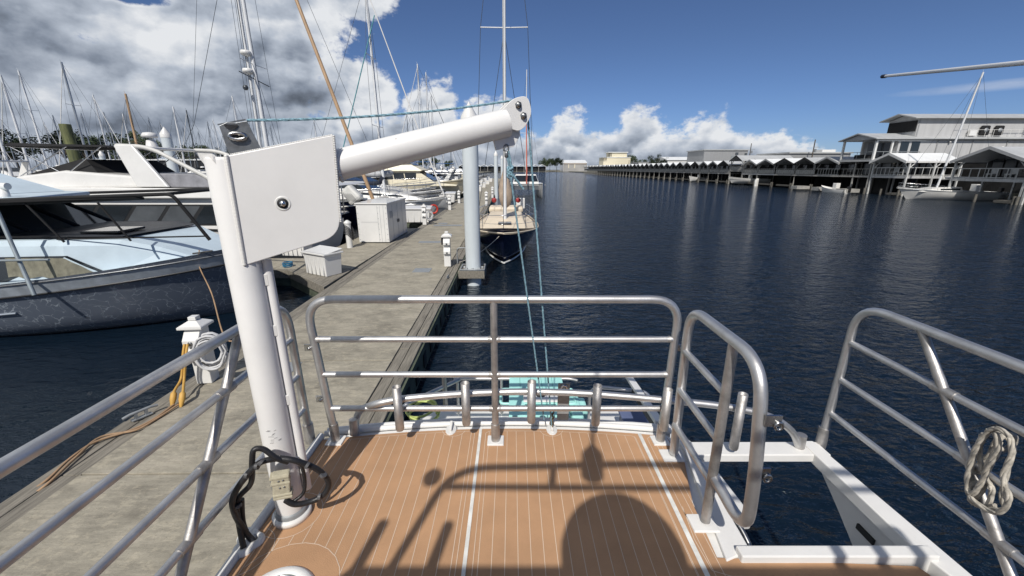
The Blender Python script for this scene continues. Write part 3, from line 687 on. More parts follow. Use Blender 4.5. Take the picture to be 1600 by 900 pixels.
# right hand stair opening: white frame, wing walls
g = MB()
g.bx(OX0 - .05, OX1 + .10, OY1 - .02, OY1 + .10, DK - .045, DK + .005)
g.bx(OX0 - .10, OX1 + .05, OY0 - .055, OY0, DK - .10, DK + .035)
g.prism([(OX0 - .16, OY0 - .05, DK + .006), (OX0 - .05, OY1 + .03, DK + .006), (OX0, OY1 + .03, DK + .006), (OX0 - .03, OY0, DK + .006)], (0, 0, -.1))
g.prism([(OX1, OY1 + .1, DK + .012), (OX1 + .075, OY1 + .1, DK + .012), (OX1 + .13, OY0 - .3, DK + .012), (OX1 + .26, .3, DK + .012), (OX1 + .2, .3, DK + .012), (OX1 + .06, OY0 - .25, DK + .012), (OX1, OY0, DK + .012)][::-1], (0, 0, -.07))
g.build('stair_frame', WHITE, bt, bevel=.006)
g = MB(); n_ = 9
pr = [(OX1 + .035, OY0 - .02, DK - .06), (OX1 + .035, OY1 - .02, DK - .06)] + [(OX1 + .035, OY1 - .02 - (OY1 - OY0) * (i / n_) , DK - .07 - .50 * (i / n_) ** 1.15) for i in range(1, n_ + 1)]
g.prism(pr, (.02, 0, 0)); g.build('wing_panel', WHITE, bt)
MB().box((OX1 + .03, 1.60, DK - .17), (.014, .10, .03)).build('vent_slot', DARK, bt)
g = MB(); g.prism([(OX0 - .03, OY1 + .02, DK - .02), (OX0 - .10, OY0 - .04, DK - .02), (OX0 - .10, OY0 - .04, DK - .8), (OX0 + .02, OY1 + .02, DK - .8)], (-.02, 0, 0))
g.prism([(OX0 - .02, OY1 + .02, DK - .22), (OX0 - .07, OY0 + .02, DK - .42), (OX0 + .05, OY0 + .05, DK - .42), (OX0 + .13, OY1 + .02, DK - .22)], (0, 0, -.02)); g.build('stair_side', WHITE, bt)
MB().tube(spline([(OX0 + .03, OY0 + .30, DK - .10), (OX0 + .07, OY0 + .22, DK - .12), (OX0 + .09, OY0 + .10, DK - .22), (OX0 + .09, OY0 + .05, DK - .45)], 5), .014, 8).build('hand_loop', STEEL, bt)
# hull below and lower foredeck
g = MB(); g.prism([(XL + .1, -6, DK - .115), (XL + .1, 1.3, DK - .115), (.85, 1.3, DK - .115), (1.8, .9, DK - .115), (2.0, -6, DK - .115)][::-1], (0, 0, -2.1)); g.build('hull', WHITE, bt)
LZ = 1.12
g = MB()
lp = [(-1.02, 2.2), (-1.02, 2.75), (-.86, 3.42), (-.6, 3.5), (1.0, 3.5), (1.45, 3.3), (1.6, 2.9), (1.65, 2.2)]
g.prism([(x, y, LZ) for x, y in lp][::-1], (0, 0, -.12)); g.build('lower_deck', WHITE2, bt, bevel=.015)
g = MB(); g.prism([(x * .93 + .02, 2.2 + (y - 2.2) * .9, LZ - .125) for x, y in lp][::-1], (0, 0, -1.4)); g.build('bow_hull', WHITE, bt)
MB().bx(XL + .15, 1.0, 2.04, 2.10, LZ, DK - .115).build('bulkhead', WHITE, bt)
g = MB(); g.tube(arc([(x, y, LZ + .36) for x, y in ((-.55, 3.42), (-.5, 3.44), (.55, 3.44), (.62, 3.4))], .1), .016, 8)
for x in (-.52, -.1, .3): g.cyl((x, 3.42, LZ), (x, 3.44, LZ + .36), .015, 8)
g.tube(arc([(.72, 3.3, LZ), (.72, 3.3, LZ + .36), (1.25, 3.2, LZ + .36), (1.25, 3.2, LZ)], .12), .016, 8)
g.tube(arc([(-1.0, 2.9, LZ + .02), (-.95, 3.0, LZ + .34), (-.5, 3.42, LZ + .36)], .1), .018, 8)
g.build('lower_rail', ALU, bt)
o = MB(); o.cyl((-.62, 3.3, LZ + .12), (-.62, 3.3, LZ + .5), .022, 12); o.build('rod_holder', ALUW, bt)
# curved bow rail with rod holders on the upper deck
rp = [Vector((-.99, 2.17, DK)), Vector((-.97, 2.22, 1.92)), atz(585, 632, 2.07), atz(640, 622, 2.10), atz(770, 613, 2.11), atz(900, 614, 2.11), atz(1060, 627, 2.09), atz(1150, 638, 2.07), atz(1205, 652, 2.03), atz(1237, 674, 1.93), Vector((1.715, 2.04, DK))]
br = MB().tube(spline(rp, 6), .0205, 14).build('bow_rail', ALU, bt)
MB().cyl(rp[0], rp[0] + Vector((0, .01, .10)), .028, 14).build('rail_socket', ALUW, br)
MB().cyl(rp[-1], rp[-1] + Vector((0, 0, .09)), .028, 14).build('rail_socket', ALUW, br)
for px, pt, pb in ((625, 598, 664), (729, 592, 656), (830, 590, 652), (930, 596, 656), (1037, 602, 664), (1149, 615, 680)):
    c = atz(px, (613 + pb) / 2 - 12, 2.09); 
    zt = aty(px, pt, c.y).z; zb = aty(px, pb, c.y).z
    if abs(px - 1149) < 2: c = atz(px, 640, 2.07); zt = 2.2; zb = 1.84
    h = MB(); h.rev((c.x, c.y - .045, 0), [(.0225, zb), (.0255, zb + .01), (.0255, zt), (.021, zt), (.021, zt - .1), (0, zt - .1)], 18); h.build('rod_holder', ALUW, br)
# bracket with ring between the rod holders
c = atz(880, 660, 1.84); g = MB(); g.box((c.x, c.y + .03, 1.97), (.075, .008, .27)); bk = g.build('towing_plate', PLATE, bt, bevel=.003)
MB().tube([(c.x + .018 * math.cos(a), c.y + .02, 2.075 + .018 * math.sin(a)) for a in [i * .524 for i in range(12)]], .006, 6, closed=True).build('ring', CHROME, bk)
for px in (705, 862):
    c = atz(px, 671, DK); g = MB(); g.prism([(c.x + .035 * math.cos(a), c.y - .005 + .055 * math.sin(a), DK + .006) for a in [i * .524 for i in range(12)]], (0, 0, -.01)); g.box((c.x, c.y, DK + .02), (.016, .07, .035), rx=R(14)); g.build('pad_eye', WHITE2, bt, bevel=.003)
# railings
RT = 2.713; F0 = 2.1
def railing(label): o = MB(); return o
fr = MB().tube(arc([(-1.075, F0 - .0, DK + .02), (-1.135, F0, RT), (.925, F0, RT), (.905, F0, DK + .02)], .16, 8), .0225, 14).build('railing', ALU, bt); fr['label'] = 'front railing across the bow end of the deck'
for z, xa in ((2.476, -1.115), (2.255, -1.10), (2.03, -1.09)):
    for x0, x1 in ((xa, -.10), (-.10, .912)): MB().cyl((x0, F0, z), (x1, F0, z), .0175, 12).build('rung', ALU, fr)
MB().cyl((-.10, F0 - .0, DK + .02), (-.10, F0, RT), .0205, 14).build('post', ALUW, fr)
for x in (-1.078, -.10, .906):
    MB().cyl((x, F0, DK + .004), (x, F0, DK + .125), .0265, 16).build('post_socket', ALUW, fr)
    MB().box((x, F0, DK + .004), (.10, .09, .012)).build('base_plate', WHITE, fr, bevel=.004)
g = MB()
for x in (-1.115, -.10, .912):
    for z in (2.476, 2.255, 2.03):
        for s_ in ((1,) if x < -1 else (-1,) if x > .5 else (-1, 1)): g.tube([(x + s_ * (.02 + .008 * i), F0, z) for i in range(3)], .0205, 12, r1=.018)
build_each(g, 'weld_ring', ALUW, fr)
g = MB()
for x, zz in ((.945, 2.43), (.94, 2.1), (-1.15, 2.43), (-1.13, 2.1)):
    g.box((x, F0 - .01, zz), (.045, .008, .04)); g.rev((x + .01, F0 - .03, zz), [(.0, .04), (.009, .04), (.009, 0), (0, 0)], 8, (0, 1, 0))
build_each(g, 'hinge', STEEL, fr)
# side railings
def side_rail(X, label, ye, flip):
    t = MB().tube(arc([(X, ye + .02, DK + .0), (X, ye, 2.70), (X, -4.5, 2.70)], .17, 8), .0218, 14).build('railing', ALU, bt); t['label'] = label
    for z in (2.475, 2.245, 2.02): MB().cyl((X, ye + .01, z), (X, -4.5, z), .0168, 12).build('rung', ALU, t)
    for k in range(4): MB().cyl((X, 1.72 - k * 1.5, 2.70), (X, 1.03 - k * 1.5, DK - .02), .0198, 12).build('post', ALUW, t)
    MB().cyl((X, ye + .02, DK - .02), (X, ye + .02, DK + .11), .029, 14).build('post_socket', ALUW, t)
    g = MB()
    for k in range(4):
        for z in (2.475, 2.245, 2.02):
            yy = 1.72 - k * 1.5 - (2.70 - z) / .92 * .69; g.tube([(X, yy + .05, z), (X, yy + .02, z), (X, yy - .02, z), (X, yy - .05, z)], .0205, 12)
    build_each(g, 'weld_ring', ALUW, t)
    return t
side_rail(-1.245, 'left side railing with slanted posts running back along the deck', 2.10, 1)
side_rail(1.875, 'right side railing ending at the stair opening', 2.06, -1)
# the free standing gate loop
GX = .915
gt = MB().tube(arc([(GX + .02, 1.965, DK + .02), (GX - .0, 1.95, 2.72), (GX + .0, 1.33, 2.72), (GX + .01, 1.27, 2.30), (GX + .02, 1.265, 2.00), (GX + .0, 1.50, 2.06)], .15, 8), .024, 14).build('railing', ALU, bt); gt['label'] = 'looped gate railing beside the stair opening'
MB().cyl((GX, 1.53, 2.71), (GX - .01, 1.50, DK + .02), .021, 14).build('post', ALUW, gt)
for z in (2.475, 2.245, 2.02): MB().cyl((GX, 1.955, z), (GX, 1.515, z), .0175, 12).build('rung', ALU, gt)
for x, yy in ((GX - .01, 1.50), (GX + .02, 1.965)):
    MB().box((x - .01, yy, DK + .004), (.12, .10, .014)).build('base_plate', WHITE, gt, bevel=.005)
g = MB()
for z in (2.52, 2.29): g.box((GX + .035, 1.27, z), (.06, .008, .045)); g.tube([(GX + .055 + .014 * math.cos(a), 1.262, z - .018 + .016 * math.sin(a)) for a in [i * .7 for i in range(9)]], .0055, 6, closed=True)
build_each(g, 'latch', STEEL, gt)
# deck light / hatch, grommets
c = (-.915, 1.14, DK); g = MB().rev(c, [(.10, .004), (.105, .020), (.135, .020), (.150, .004), (.150, -.004)], 40).build('deck_hatch', WHITE, bt)
MB().rev(c, [(0, .004), (.10, .006)], 32).build('hatch_lens', GLASS, g)
MB().tube([(c[0] + .1 * math.cos(a * .21), c[1] + .1 * math.sin(a * .21), DK + .013) for a in range(30)], .006, 6, closed=True).build('hatch_ring', CHROME, g)
for px, py in ((397, 846), (381, 858), (388, 838)):
    c = atz(px, py, DK); g = MB().rev(c, [(.016, .004), (.02, .02), (.036, .018), (.045, .004), (.045, -.004)], 20).build('cable_gland', WHITE2, bt)
# helm structure behind the photographer (it throws the broad shadow on the deck)
HZ = 3.95
hx0, hx1 = -1.18, 1.42; hy = -.80
hd = MB(); hd.prism([(hx0 + .1, hy, HZ), (hx0, hy - .12, HZ), (hx0, -4.2, HZ), (hx1, -4.2, HZ), (hx1, hy - .12, HZ), (hx1 - .1, hy, HZ)], (0, 0, .07)); hd = hd.build('hardtop', WHITE, bt, bevel=.02)
for x in (hx0 + .12, hx1 - .12):
    for yy in (-1.5, -3.9): MB().tube([(x, yy, DK - .02), (x, yy + .05, HZ)], .028, 12).build('hardtop_post', ALU, bt)
def rodh(x, y, h=.26): MB().cyl((x, y, HZ - .02), (x - .0, y, HZ + h), .026, 12).build('rocket_launcher', ALU, hd)
rodh(-1.05, hy + .02); rodh(-.74, hy + .02, .25)
for x in (.98, 1.16, 1.32): rodh(x, hy + .02, .22)
g = MB(); g.tube(arc([(-.92, hy - .02, HZ), (-.84, hy + .04, HZ + .62), (.2, hy + .04, HZ + .66), (1.4, hy + .02, HZ + .60)], .2), .022, 10); g.tube([(-.85, hy + .02, HZ + .50), (1.4, hy, HZ + .50)], .018, 8)
g.cyl((-.28, hy + .02, HZ + .5), (-.28, hy + .04, HZ + .64), .02, 8); g.build('light_bar', ALU, hd)
MB().ball((-.93, hy + .03, HZ + .56), .05).build('lamp', WHITE, hd)
MB().ball((.04, hy - .13, HZ + .24), .27, (1, 1, .92), 24, 14).build('radar_dome', WHITE, hd)
g = MB(); g.rev((-.075, hy - .02, HZ + .60), [(.03, 0), (.062, .03), (.062, .20), (.03, .26), (.012, .30), (.01, .9)], 14); g.build('antenna', WHITE, hd)
MB().bx(-.35, .65, -1.5, -1.0, DK, DK + 1.05).build('helm_console', WHITE, bt, bevel=.04)
# outrigger reaching forward on the right
oa = atx(1384, 119, 3.25); ob = EYE + ray(1600, 98) * (2.35 / ray(1600, 98).y)
d_ = (ob - oa); oc = ob + d_ * 1.25
ot = thing('outrigger_pole', 'white pole with dark tip reaching in from the top right over the water', 'outrigger', (0, 0, 0))
MB().tube([oc, oa], .016, 14, r1=.0115).build('pole', MASTW, ot)
MB().tube([oa - d_.normalized() * .0, oa - d_.normalized() * .07], .0155, 12).build('tip', NAVYC, ot)
MB().tube([oc, (1.85, -1.0, 2.72)], .022, 12).build('mount', ALU, ot)

# ------------------------------------------------------------------ davit crane
AX = Vector((-1.058, 1.555, 0)); U = Vector((.92, .39, 0)).normalized(); NN = Vector((U.y, -U.x, 0))
cr = thing('davit_crane', 'white painted deck crane with flat head plate at the left of the tan deck', 'crane', (0, 0, 0))
MB().rev((AX.x, AX.y, 0), [(.062, DK + .01), (.062, 3.43), (.058, 3.44), (0, 3.44)], 40).build('mast', CRANEW, cr)
MB().rev((AX.x, AX.y, DK), [(.0, .0), (.086, .0), (.086, .020), (.079, .027), (.062, .030)], 44).build('flange', WHITE2, cr)
MB().rev((AX.x, AX.y, DK), [(.072, .026), (.072, .040), (.067, .050), (.0635, .053)], 40).build('base_collar', PLATE, cr)
c1 = AX + U * .0765
MB().tube([c1 + Vector((.005, .0, 1.93)), c1 + Vector((0, 0, 3.05))], .0185, 14).build('conduit', CRANEW, cr)
g = MB()
for z in (2.1, 2.42, 2.75, 2.97): g.box((c1.x - .004, c1.y - .016, z), (.018, .012, .05), rz=.4)
build_each(g, 'conduit_clip', WHITE2, cr, .003)
rs = random.Random(8)
g = MB()
for k in range(16):
    a_ = math.atan2(NN.y, NN.x) + rs.uniform(-.45, .35); z_ = 2.28 + rs.uniform(-.03, .035); r_ = .0624
    c_ = Vector((AX.x + r_ * math.cos(a_), AX.y + r_ * math.sin(a_), z_)); t_ = Vector((-math.sin(a_), math.cos(a_), rs.uniform(-.5, .5))).normalized()
    g.tube([c_ - t_ * rs.uniform(.003, .008), c_ + t_ * rs.uniform(.003, .008)], .0012, 5)
g.build('scuff_mark', mat('scuff_grey', (.38, .37, .36), .8), cr)
# head plate
P0 = AX + NN * .060
def onp(px, py, off=0.0): return atp(px, py, P0 + NN * off, NN)
A, B, C_, Dd = onp(356, 243), onp(520, 211), onp(533, 368), onp(385, 414)
q1 = arc([B, C_, Dd], .075, 8)
plate = [A] + q1
hp = MB().prism(plate, -NN * .012).build('head_plate', CRANEW, cr, bevel=.003)
inner = [A.lerp(Dd, .02), B.lerp(A, .012)] + [p.lerp((A + B + C_ + Dd) / 4, .02) for p in q1[1:-1]] + [Dd.lerp(C_, .02)]
MB().prism([p - NN * .012 for p in inner], -NN * .06).build('head_box', CRANEW, cr)
MB().prism([p - NN * .072 for p in plate], -NN * .01).build('back_plate', CRANEW, cr)
# weld beads
g = MB()
def bead(a, b, n, r=.0055):
    for i in range(n):
        p = a.lerp(b, (i + .5) / n); g.ball(p, r, (1.0, 1.1, .8), 6, 4)
bead(A - U * .005, Dd - U * .005, 78, .0085); bead(A.lerp(B, .02) - NN * .006 + Vector((0, 0, .002)), B - NN * .006 + Vector((0, 0, .002)), 60, .0036)
bead(B + U * .004 - NN * .02, C_.lerp(B, .14) + U * .004 - NN * .02, 52, .0055); bead(B + U * .003, C_.lerp(B, .14) + U * .003, 52, .0045)
g.build('weld_bead', WHITE2, cr)
bc = onp(442, 318); bo = MB().rev(bc, [(.0, .003), (.017, .003), (.021, .0)], 24, NN).build('bolt', DARK, hp)
MB().rev(bc, [(.018, .0), (.024, .003), (.027, .0015), (.028, 0)], 24, NN).build('washer', WHITE2, bo)
g = MB().rev(bc, [(.0, .012), (.011, .012), (.012, .004), (.012, 0)], 6, NN); g.build('bolt_head', CHROME, bo)
# gusset where the pole top meets the plate
g = MB(); t0 = AX + Vector((0, 0, 3.44)); g.prism([AX - U * .02 + NN * .062 + Vector((0, 0, 3.45)), AX - U * .060 + NN * .02 + Vector((0, 0, 3.445)), A - NN * .01 + Vector((0, 0, -.12))], (0, 0, -.02)); g.build('gusset', CRANEW, cr)
# arm
S0 = P0 - NN * .075
a_s = atp(520, 260, S0, NN); a_e = EYE + ray(792, 192) * (1.97 / ray(792, 192).y)
a_s = a_s - (a_e - a_s).normalized() * .03
adir = (a_e - a_s).normalized()
arm = MB().tube([a_s, a_e], .0605, 36).build('arm', CRANEW, cr)
an = NN - adir * NN.dot(adir); an.normalize(); aup = adir.cross(an); aup = aup if aup.z > 0 else -aup
g = MB()
for k in range(26):
    t_ = k / 26 * 2 * math.pi; p = a_s + adir * .045 + (an * math.cos(t_) + aup * math.sin(t_)) * .061; g.ball(p, .009, seg=6, rings=4)
g.build('weld_bead', WHITE2, cr)
def ona(px, py, off=0.0): return atp(px, py, a_e + an * (.0 + off), an)
ep = arc([ona(766, 188, .006), ona(800, 154, .006), ona(822, 150, .006), ona(829, 178, .006), ona(818, 199, .006), ona(808, 206, .006), ona(790, 200, .006)], .03, 5)
for off in (.022, -.034):
    MB().prism([p + an * off for p in ep], -an * .012).build('sheave_cheek', CRANEW, cr, bevel=.002)
for px, py in ((810, 164), (818, 181)):
    c = ona(px, py, .03); w_ = MB().rev(c - an * .06, [(.012, 0), (.012, .07), (0, .07)], 16, an).build('sheave_bolt', STEEL, cr)
    MB().rev(c, [(.016, -.004), (.016, .004), (.010, .004), (.009, .014), (0, .014)], 6, an).build('nut', GREYP, w_)
    MB().rev(c - an * .038, [(.008, 0), (.020, .002), (.016, .012), (.020, .022), (.008, .024)], 20, an).build('sheave', BLACK, w_)
lug = [ona(768, 206, .0), ona(812, 196, .0), ona(813, 212, 0), ona(803, 229, .0), ona(775, 235, .0)]
MB().prism(lug, -an * .012).build('lug', CRANEW, cr, bevel=.002)
# winch bracket on top with fairlead
g = MB(); BO = .004
bq = [onp(340, 196, BO), onp(352, 190, BO), onp(366, 191, BO), onp(384, 188, BO), onp(407, 233, BO), onp(357, 244, BO)]
wb = MB().prism([p - NN * .02 for p in bq], -NN * .006).build('winch_bracket', GREYP, cr, bevel=.001)
e0 = onp(383, 188, -.02); MB().prism([onp(340, 196, -.02), onp(384, 188, -.02), onp(384, 188, -.12), onp(340, 196, -.12)], (0, 0, .005)).build('bracket_top', GREYP, cr)
c = onp(371, 213, -.008); g = MB()
ex = U * 1.0; 
g.tube([c + U * (.026 * math.cos(a)) + Vector((0, 0, .011 * math.sin(a))) for a in [i * .5236 for i in range(12)]], .007, 8, closed=True); g.build('fairlead', STEEL, wb)
MB().rev(c - NN * .003, [(0, .0), (.017, .0)], 16, NN).build('fairlead_hole', DARK, wb)
g = MB(); c = onp(361, 197, -.013); g.prism([c + U * (.022 * math.cos(a)) + Vector((0, 0, .009 * math.sin(a) + .004 * math.cos(a * 2))) for a in [i * .5236 for i in range(12)]], NN * .001); g.build('maker_badge', BLACK, wb)
# ropes
ra = onp(386, 188, -.05); rb = ona(806, 156, -.005); low = atz(862, 666, DK + .03)
def twist(pts, r, n=3):
    out = []
    for s_ in range(n):
        q = []; L = 0
        for i, p in enumerate(pts):
            if i: L += (p - pts[i - 1]).length
            t = pts[min(i + 1, len(pts) - 1)] - pts[max(i - 1, 0)]; t.normalize(); u_ = t.orthogonal().normalized(); w_ = t.cross(u_); a = L / (r * 5.5) * 1.6 + s_ * 2 * math.pi / n
            q.append(p + (u_ * math.cos(a) + w_ * math.sin(a)) * r * .5)
        out.append(q)
    return out
def line(a, b, n, sag=0.0): 
    a = Vector(a); b = Vector(b); return [a.lerp(b, i / n) - Vector((0, 0, sag * 4 * (i / n) * (1 - i / n))) for i in range(n + 1)]
path = line(ra, rb, 150, .02) + spline([rb, ona(818, 154, 0), ona(826, 168, 0), ona(825, 186, 0)], 5)[1:]
endr = ona(825, 186, 0)
path += line(endr, low, 150)[1:]
g = MB()
for q in twist(path, .0046): g.tube(q, .0031, 5)
tag(g.build('hoist_rope', ROPEB), 'blue twisted rope running along the crane arm and down to the front deck edge', 'rope')
hk = ona(791, 236, .0); g = MB()
kn = ona(797, 268, .0); pth = line(hk, kn, 12) + line(kn, atz(850, 655, DK + .12), 110)[1:]
for q in twist(pth, .0042): g.tube(q, .0029, 5)
for k in range(7): g.tube([kn + Vector((.013 * math.cos(a * .7 + k), .008 * math.sin(a + k), .012 * math.sin(a * .7) + .006 * k - .02)) for a in range(9)], .0045, 5, closed=True)
for q in twist(line(kn, ona(818, 296, 0), 12), .005): g.tube(q, .0036, 5)
for q in twist(line(hk + U * .01, kn + U * .012, 12), .005): g.tube(q, .0034, 5)
tag(g.build('hoist_tail', ROPEB), 'blue knotted rope hanging from the lug under the crane arm tip', 'rope')
g = MB(); g.tube([hk + U * (.011 * math.cos(a)) + Vector((0, 0, .012 + .016 * math.sin(a))) for a in [i * .628 for i in range(10)]], .0045, 6, closed=True); g.rev(hk + Vector((0, 0, -.03)), [(.004, 0), (.009, .006), (.009, .024), (.004, .03)], 8)
tag(g.build('shackle', GREYP), 'dark shackle under the tip of the crane arm', 'shackle')
g = MB()
for k in range(6): g.tube([low + Vector((.012 * math.cos(a), .004 * (k % 2), .02 * k + .014 * math.sin(a))) if k % 2 else low + Vector((.004, .012 * math.cos(a), .02 * k + .014 * math.sin(a))) for a in [i * .785 for i in range(8)]], .004, 5, closed=True)
tag(g.build('chain', mat('rusty_brass', (.20, .14, .07), .5, .6, var=.2, vscale=60)), 'short brass coloured chain on the front deck edge under the ropes', 'chain')
# control cables at the crane foot
def cab_at(pts): return [atp(px, py, AX + NN * o, NN) if z is None else atz(px, py, z) for px, py, o, z in pts]
g = MB()
g.tube(spline(cab_at([(397, 846, 0, DK + .01), (384, 832, .10, None), (366, 800, .12, None), (365, 775, .13, None), (386, 742, .14, None), (408, 722, .14, None), (436, 716, .13, None)]), 8), .0125, 10)
g.tube(spline(cab_at([(381, 858, 0, DK + .01), (373, 815, .10, None), (372, 780, .11, None), (392, 755, .12, None), (394, 720, .13, None), (397, 703, .13, None), (412, 702, .13, None), (432, 716, .14, None), (450, 722, .13, None)]), 8), .0115, 10)
g.tube(spline(cab_at([(436, 716, .13, None), (462, 720, .14, None), (495, 733, .13, None), (513, 752, .12, None), (508, 770, .12, None), (490, 782, .12, None), (462, 788, .13, None), (446, 781, .13, None)]), 8), .013, 10)
g.tube(spline(cab_at([(470, 722, .12, None), (476, 748, .11, None), (474, 770, .11, None), (458, 784, .12, None)]), 8), .008, 8)
g.tube(spline(cab_at([(388, 838, 0, DK + .01), (380, 815, .08, None), (378, 780, .10, None)]), 8), .010, 8)
rn = random.Random(3)
cb_ = g.build('control_cable', BLACK); tag(cb_, 'thick black taped control cable looping round the foot of the crane', 'cable')
g = MB(); pl = cab_at([(386, 742, .142, None), (408, 722, .152, None), (372, 790, .12, None), (480, 727, .147, None), (505, 742, .137, None), (500, 776, .13, None), (402, 728, .145, None)])
for i in range(len(pl)): d_ = Vector((rn.uniform(-1, 1), 0, rn.uniform(-1, 1))).normalized(); g.tube([pl[i] - d_ * .006, pl[i] + d_ * .006], .0150, 10)
g.build('tape_wrap', mat('grey_tape', (.10, .10, .105), .5), cb_)
c = atp(440, 757, AX + NN * .118, NN)
cn = thing('cable_connector', 'aged beige connector block tied to the foot of the crane', 'connector', c, math.atan2(U.y, U.x))
MB().box((0, 0, 0), (.068, .04, .125), ry=R(6)).build('block', BEIGE, cn, bevel=.006)
g = MB(); [g.box((0, 0, z), (.074, .046, .012), ry=R(6)) for z in (.05, .02, -.04, -.055)]; g.build('clamp_ring', BEIGE, cn, bevel=.003)
g = MB(); [g.rev((x, -.021, z), [(0, .002), (.004, .002), (.004, 0)], 8, (0, -1, 0)) for x in (-.005, .012) for z in (.035, .0)]; g.build('screw', GREYP, cn)

# white braided rope tied on the right railing
g = MB(); Xr = 1.875
loops = [[(1546, 672), (1525, 700), (1512, 745), (1516, 775), (1540, 795), (1562, 800), (1577, 780), (1570, 760)],
         [(1535, 680), (1520, 720), (1514, 760), (1530, 790), (1555, 790)], [(1550, 672), (1570, 680), (1583, 700), (1575, 730), (1566, 770), (1570, 795)],
         [(1555, 676), (1560, 700), (1545, 730), (1530, 760), (1518, 772), (1512, 764)], [(1538, 678), (1530, 705), (1537, 740), (1550, 765), (1545, 792), (1565, 797)], [(1560, 680), (1545, 712), (1522, 735), (1513, 768), (1528, 792)], [(1543, 674), (1560, 670), (1578, 684), (1580, 712), (1568, 742), (1573, 778)], [(1562, 690), (1552, 710), (1540, 735), (1535, 765), (1524, 778)]]
for i, lp_ in enumerate(loops):
    pth = []
    q = spline([atx(px, py, Xr - .03 + (i % 3 - 1) * .028) for px, py in lp_], 14)
    for s_ in twist(q, .0085): g.tube(s_, .0056, 6)
for px, py in ((1526, 762), (1572, 690), (1530, 776)):
    c = atx(px, py, Xr); g.tube([c + Vector((.034 * math.cos(a), .0, .034 * math.sin(a))) for a in [i * .5236 for i in range(12)]], .010, 8, closed=True)
tag(g.build('tied_rope', ROPEW), 'white braided rope looped and knotted on the right railing', 'rope')

# teal bait station, white beam, hoses on the lower foredeck
tz = 1.55
tb = thing('bait_station', 'turquoise bait station with side handles and white centre strip below the front railing', 'bait station', (0, 0, 0))
def tq(px, py): return atz(px, py, tz)
a, b_, c, d_ = tq(798, 584), tq(886, 586), tq(892, 650), tq(795, 650)
y0, y1 = d_.y, a.y; x0, x1 = min(a.x, d_.x), c.x
tp_ = MB(); tp_.bx(x0, x1, y0, y1, tz - .03, tz); tp_.build('lid', TEAL, tb, bevel=.006)
g = MB()
for k in range(1, 5): g.bx(x0 + (x1 - x0) * k / 5 - .002, x0 + (x1 - x0) * k / 5 + .002, y0 + .3, y1 - .02, tz, tz + .001)
g.build('lid_groove', mat('dark_teal_line', (.12, .40, .36), .6), tb)  # darker teal strips laid along the lid
MB().bx(x0 + .02, x1 - .02, y0 + .02, y1 - .02, LZ, tz - .03).build('body', TEAL, tb, bevel=.01)
sxx = atz(850, 620, tz); 
MB().bx(x0 + .12, x1 - .03, sxx.y - .09, sxx.y + .07, tz + .002, tz + .012).build('cutting_board', WHITE, tb, bevel=.004)
o = MB(); o.rev((0, 0, 0), [(0, .0), (.036, .0), (.036, -.003)], 20); o.v = [Vector((v.x * 1.1, v.y * .75, v.z)) for v in o.v]; o.build('drain', DARK, tb, loc=(atz(845, 621, tz).x, sxx.y, tz + .014))
MB().bx(x0 + .13, x1 - .1, y0 + .1, sxx.y - .12, tz + .002, tz + .008).build('tray', mat('teal_tray', (.10, .33, .30), .5), tb, bevel=.003)
for xx, s_ in ((x0, -1), (x1, 1)): MB().tube(arc([(xx, sxx.y + .14, tz - .01), (xx + s_ * .07, sxx.y + .14, tz - .01), (xx + s_ * .07, sxx.y - .09, tz - .01), (xx, sxx.y - .09, tz - .01)], .06), .012, 8).build('handle', TEAL, tb)
MB().bx(x1 + .01, x1 + .11, y0 + .02, sxx.y + .04, tz - .12, tz - .01).build('side_shelf', TEAL, tb, bevel=.02)
MB().bx(x1 + .09, x1 + .16, sxx.y - .16, sxx.y + .03, tz - .14, tz - .02).build('bottle_rack', TEAL, tb, bevel=.02)
w1, w2 = atz(980, 588, 1.62), atz(1030, 664, 1.78)
wm = thing('boarding_plank', 'narrow white beam with black underside lying off the right bow corner', 'plank', (0, 0, 0))
dd = (w2 - w1).normalized(); pr_ = Vector((dd.y, -dd.x, 0)).normalized() * .028
MB().prism([w1 - pr_, w1 + pr_, w2 + pr_, w2 - pr_], (0, 0, .03)).build('beam', WHITE, wm, bevel=.004)
MB().prism([w1 - pr_ * 1.9 + dd * .25, w1 + pr_ * .5 + dd * .25, w2 + pr_ * .5, w2 - pr_ * 1.9], (0, 0, -.07)).build('rubber_strip', BLACK, wm)
hc = atz(660, 648, LZ + .15); pts = []
for i in range(70): a = i * .3; pts.append((hc.x + .13 * math.cos(a) * (1 + .1 * math.sin(a * .37)), hc.y + .13 * math.sin(a) + .01 * i * .1, LZ + .16 + .05 * math.sin(a * .63)))
tag(MB().tube(pts, .011, 6).build('garden_hose', HOSEG), 'yellow-green hose coiled at the left of the lower foredeck', 'hose')
g = MB()
for k in range(3):
    pts = [(hc.x + .03 + .09 * math.cos(i * .45 + k), hc.y - .07 + .06 * math.sin(i * .45 + k), LZ + .04 + .02 * k + .015 * math.sin(i)) for i in range(22)]; g.tube(pts, .011, 6)
tag(g.build('dock_line', mat('teal_dark_rope', (.04, .09, .09), .8, var=.2)), 'dark green line heaped beside the yellow-green hose', 'rope')
cc = atz(973, 655, LZ + .2); cs = thing('blue_bin', 'small blue bin beside the narrow white beam on the foredeck', 'bin', (cc.x + .1, 3.0, LZ)); MB().box((0, 0, .11), (.22, .22, .22)).build('bin_body', mat('slate_blue', (.10, .13, .24), .5), cs, bevel=.02); MB().box((0, 0, .235), (.25, .25, .03)).build('bin_lid', mat('slate_blue2', (.13, .16, .28), .5), cs, bevel=.01)

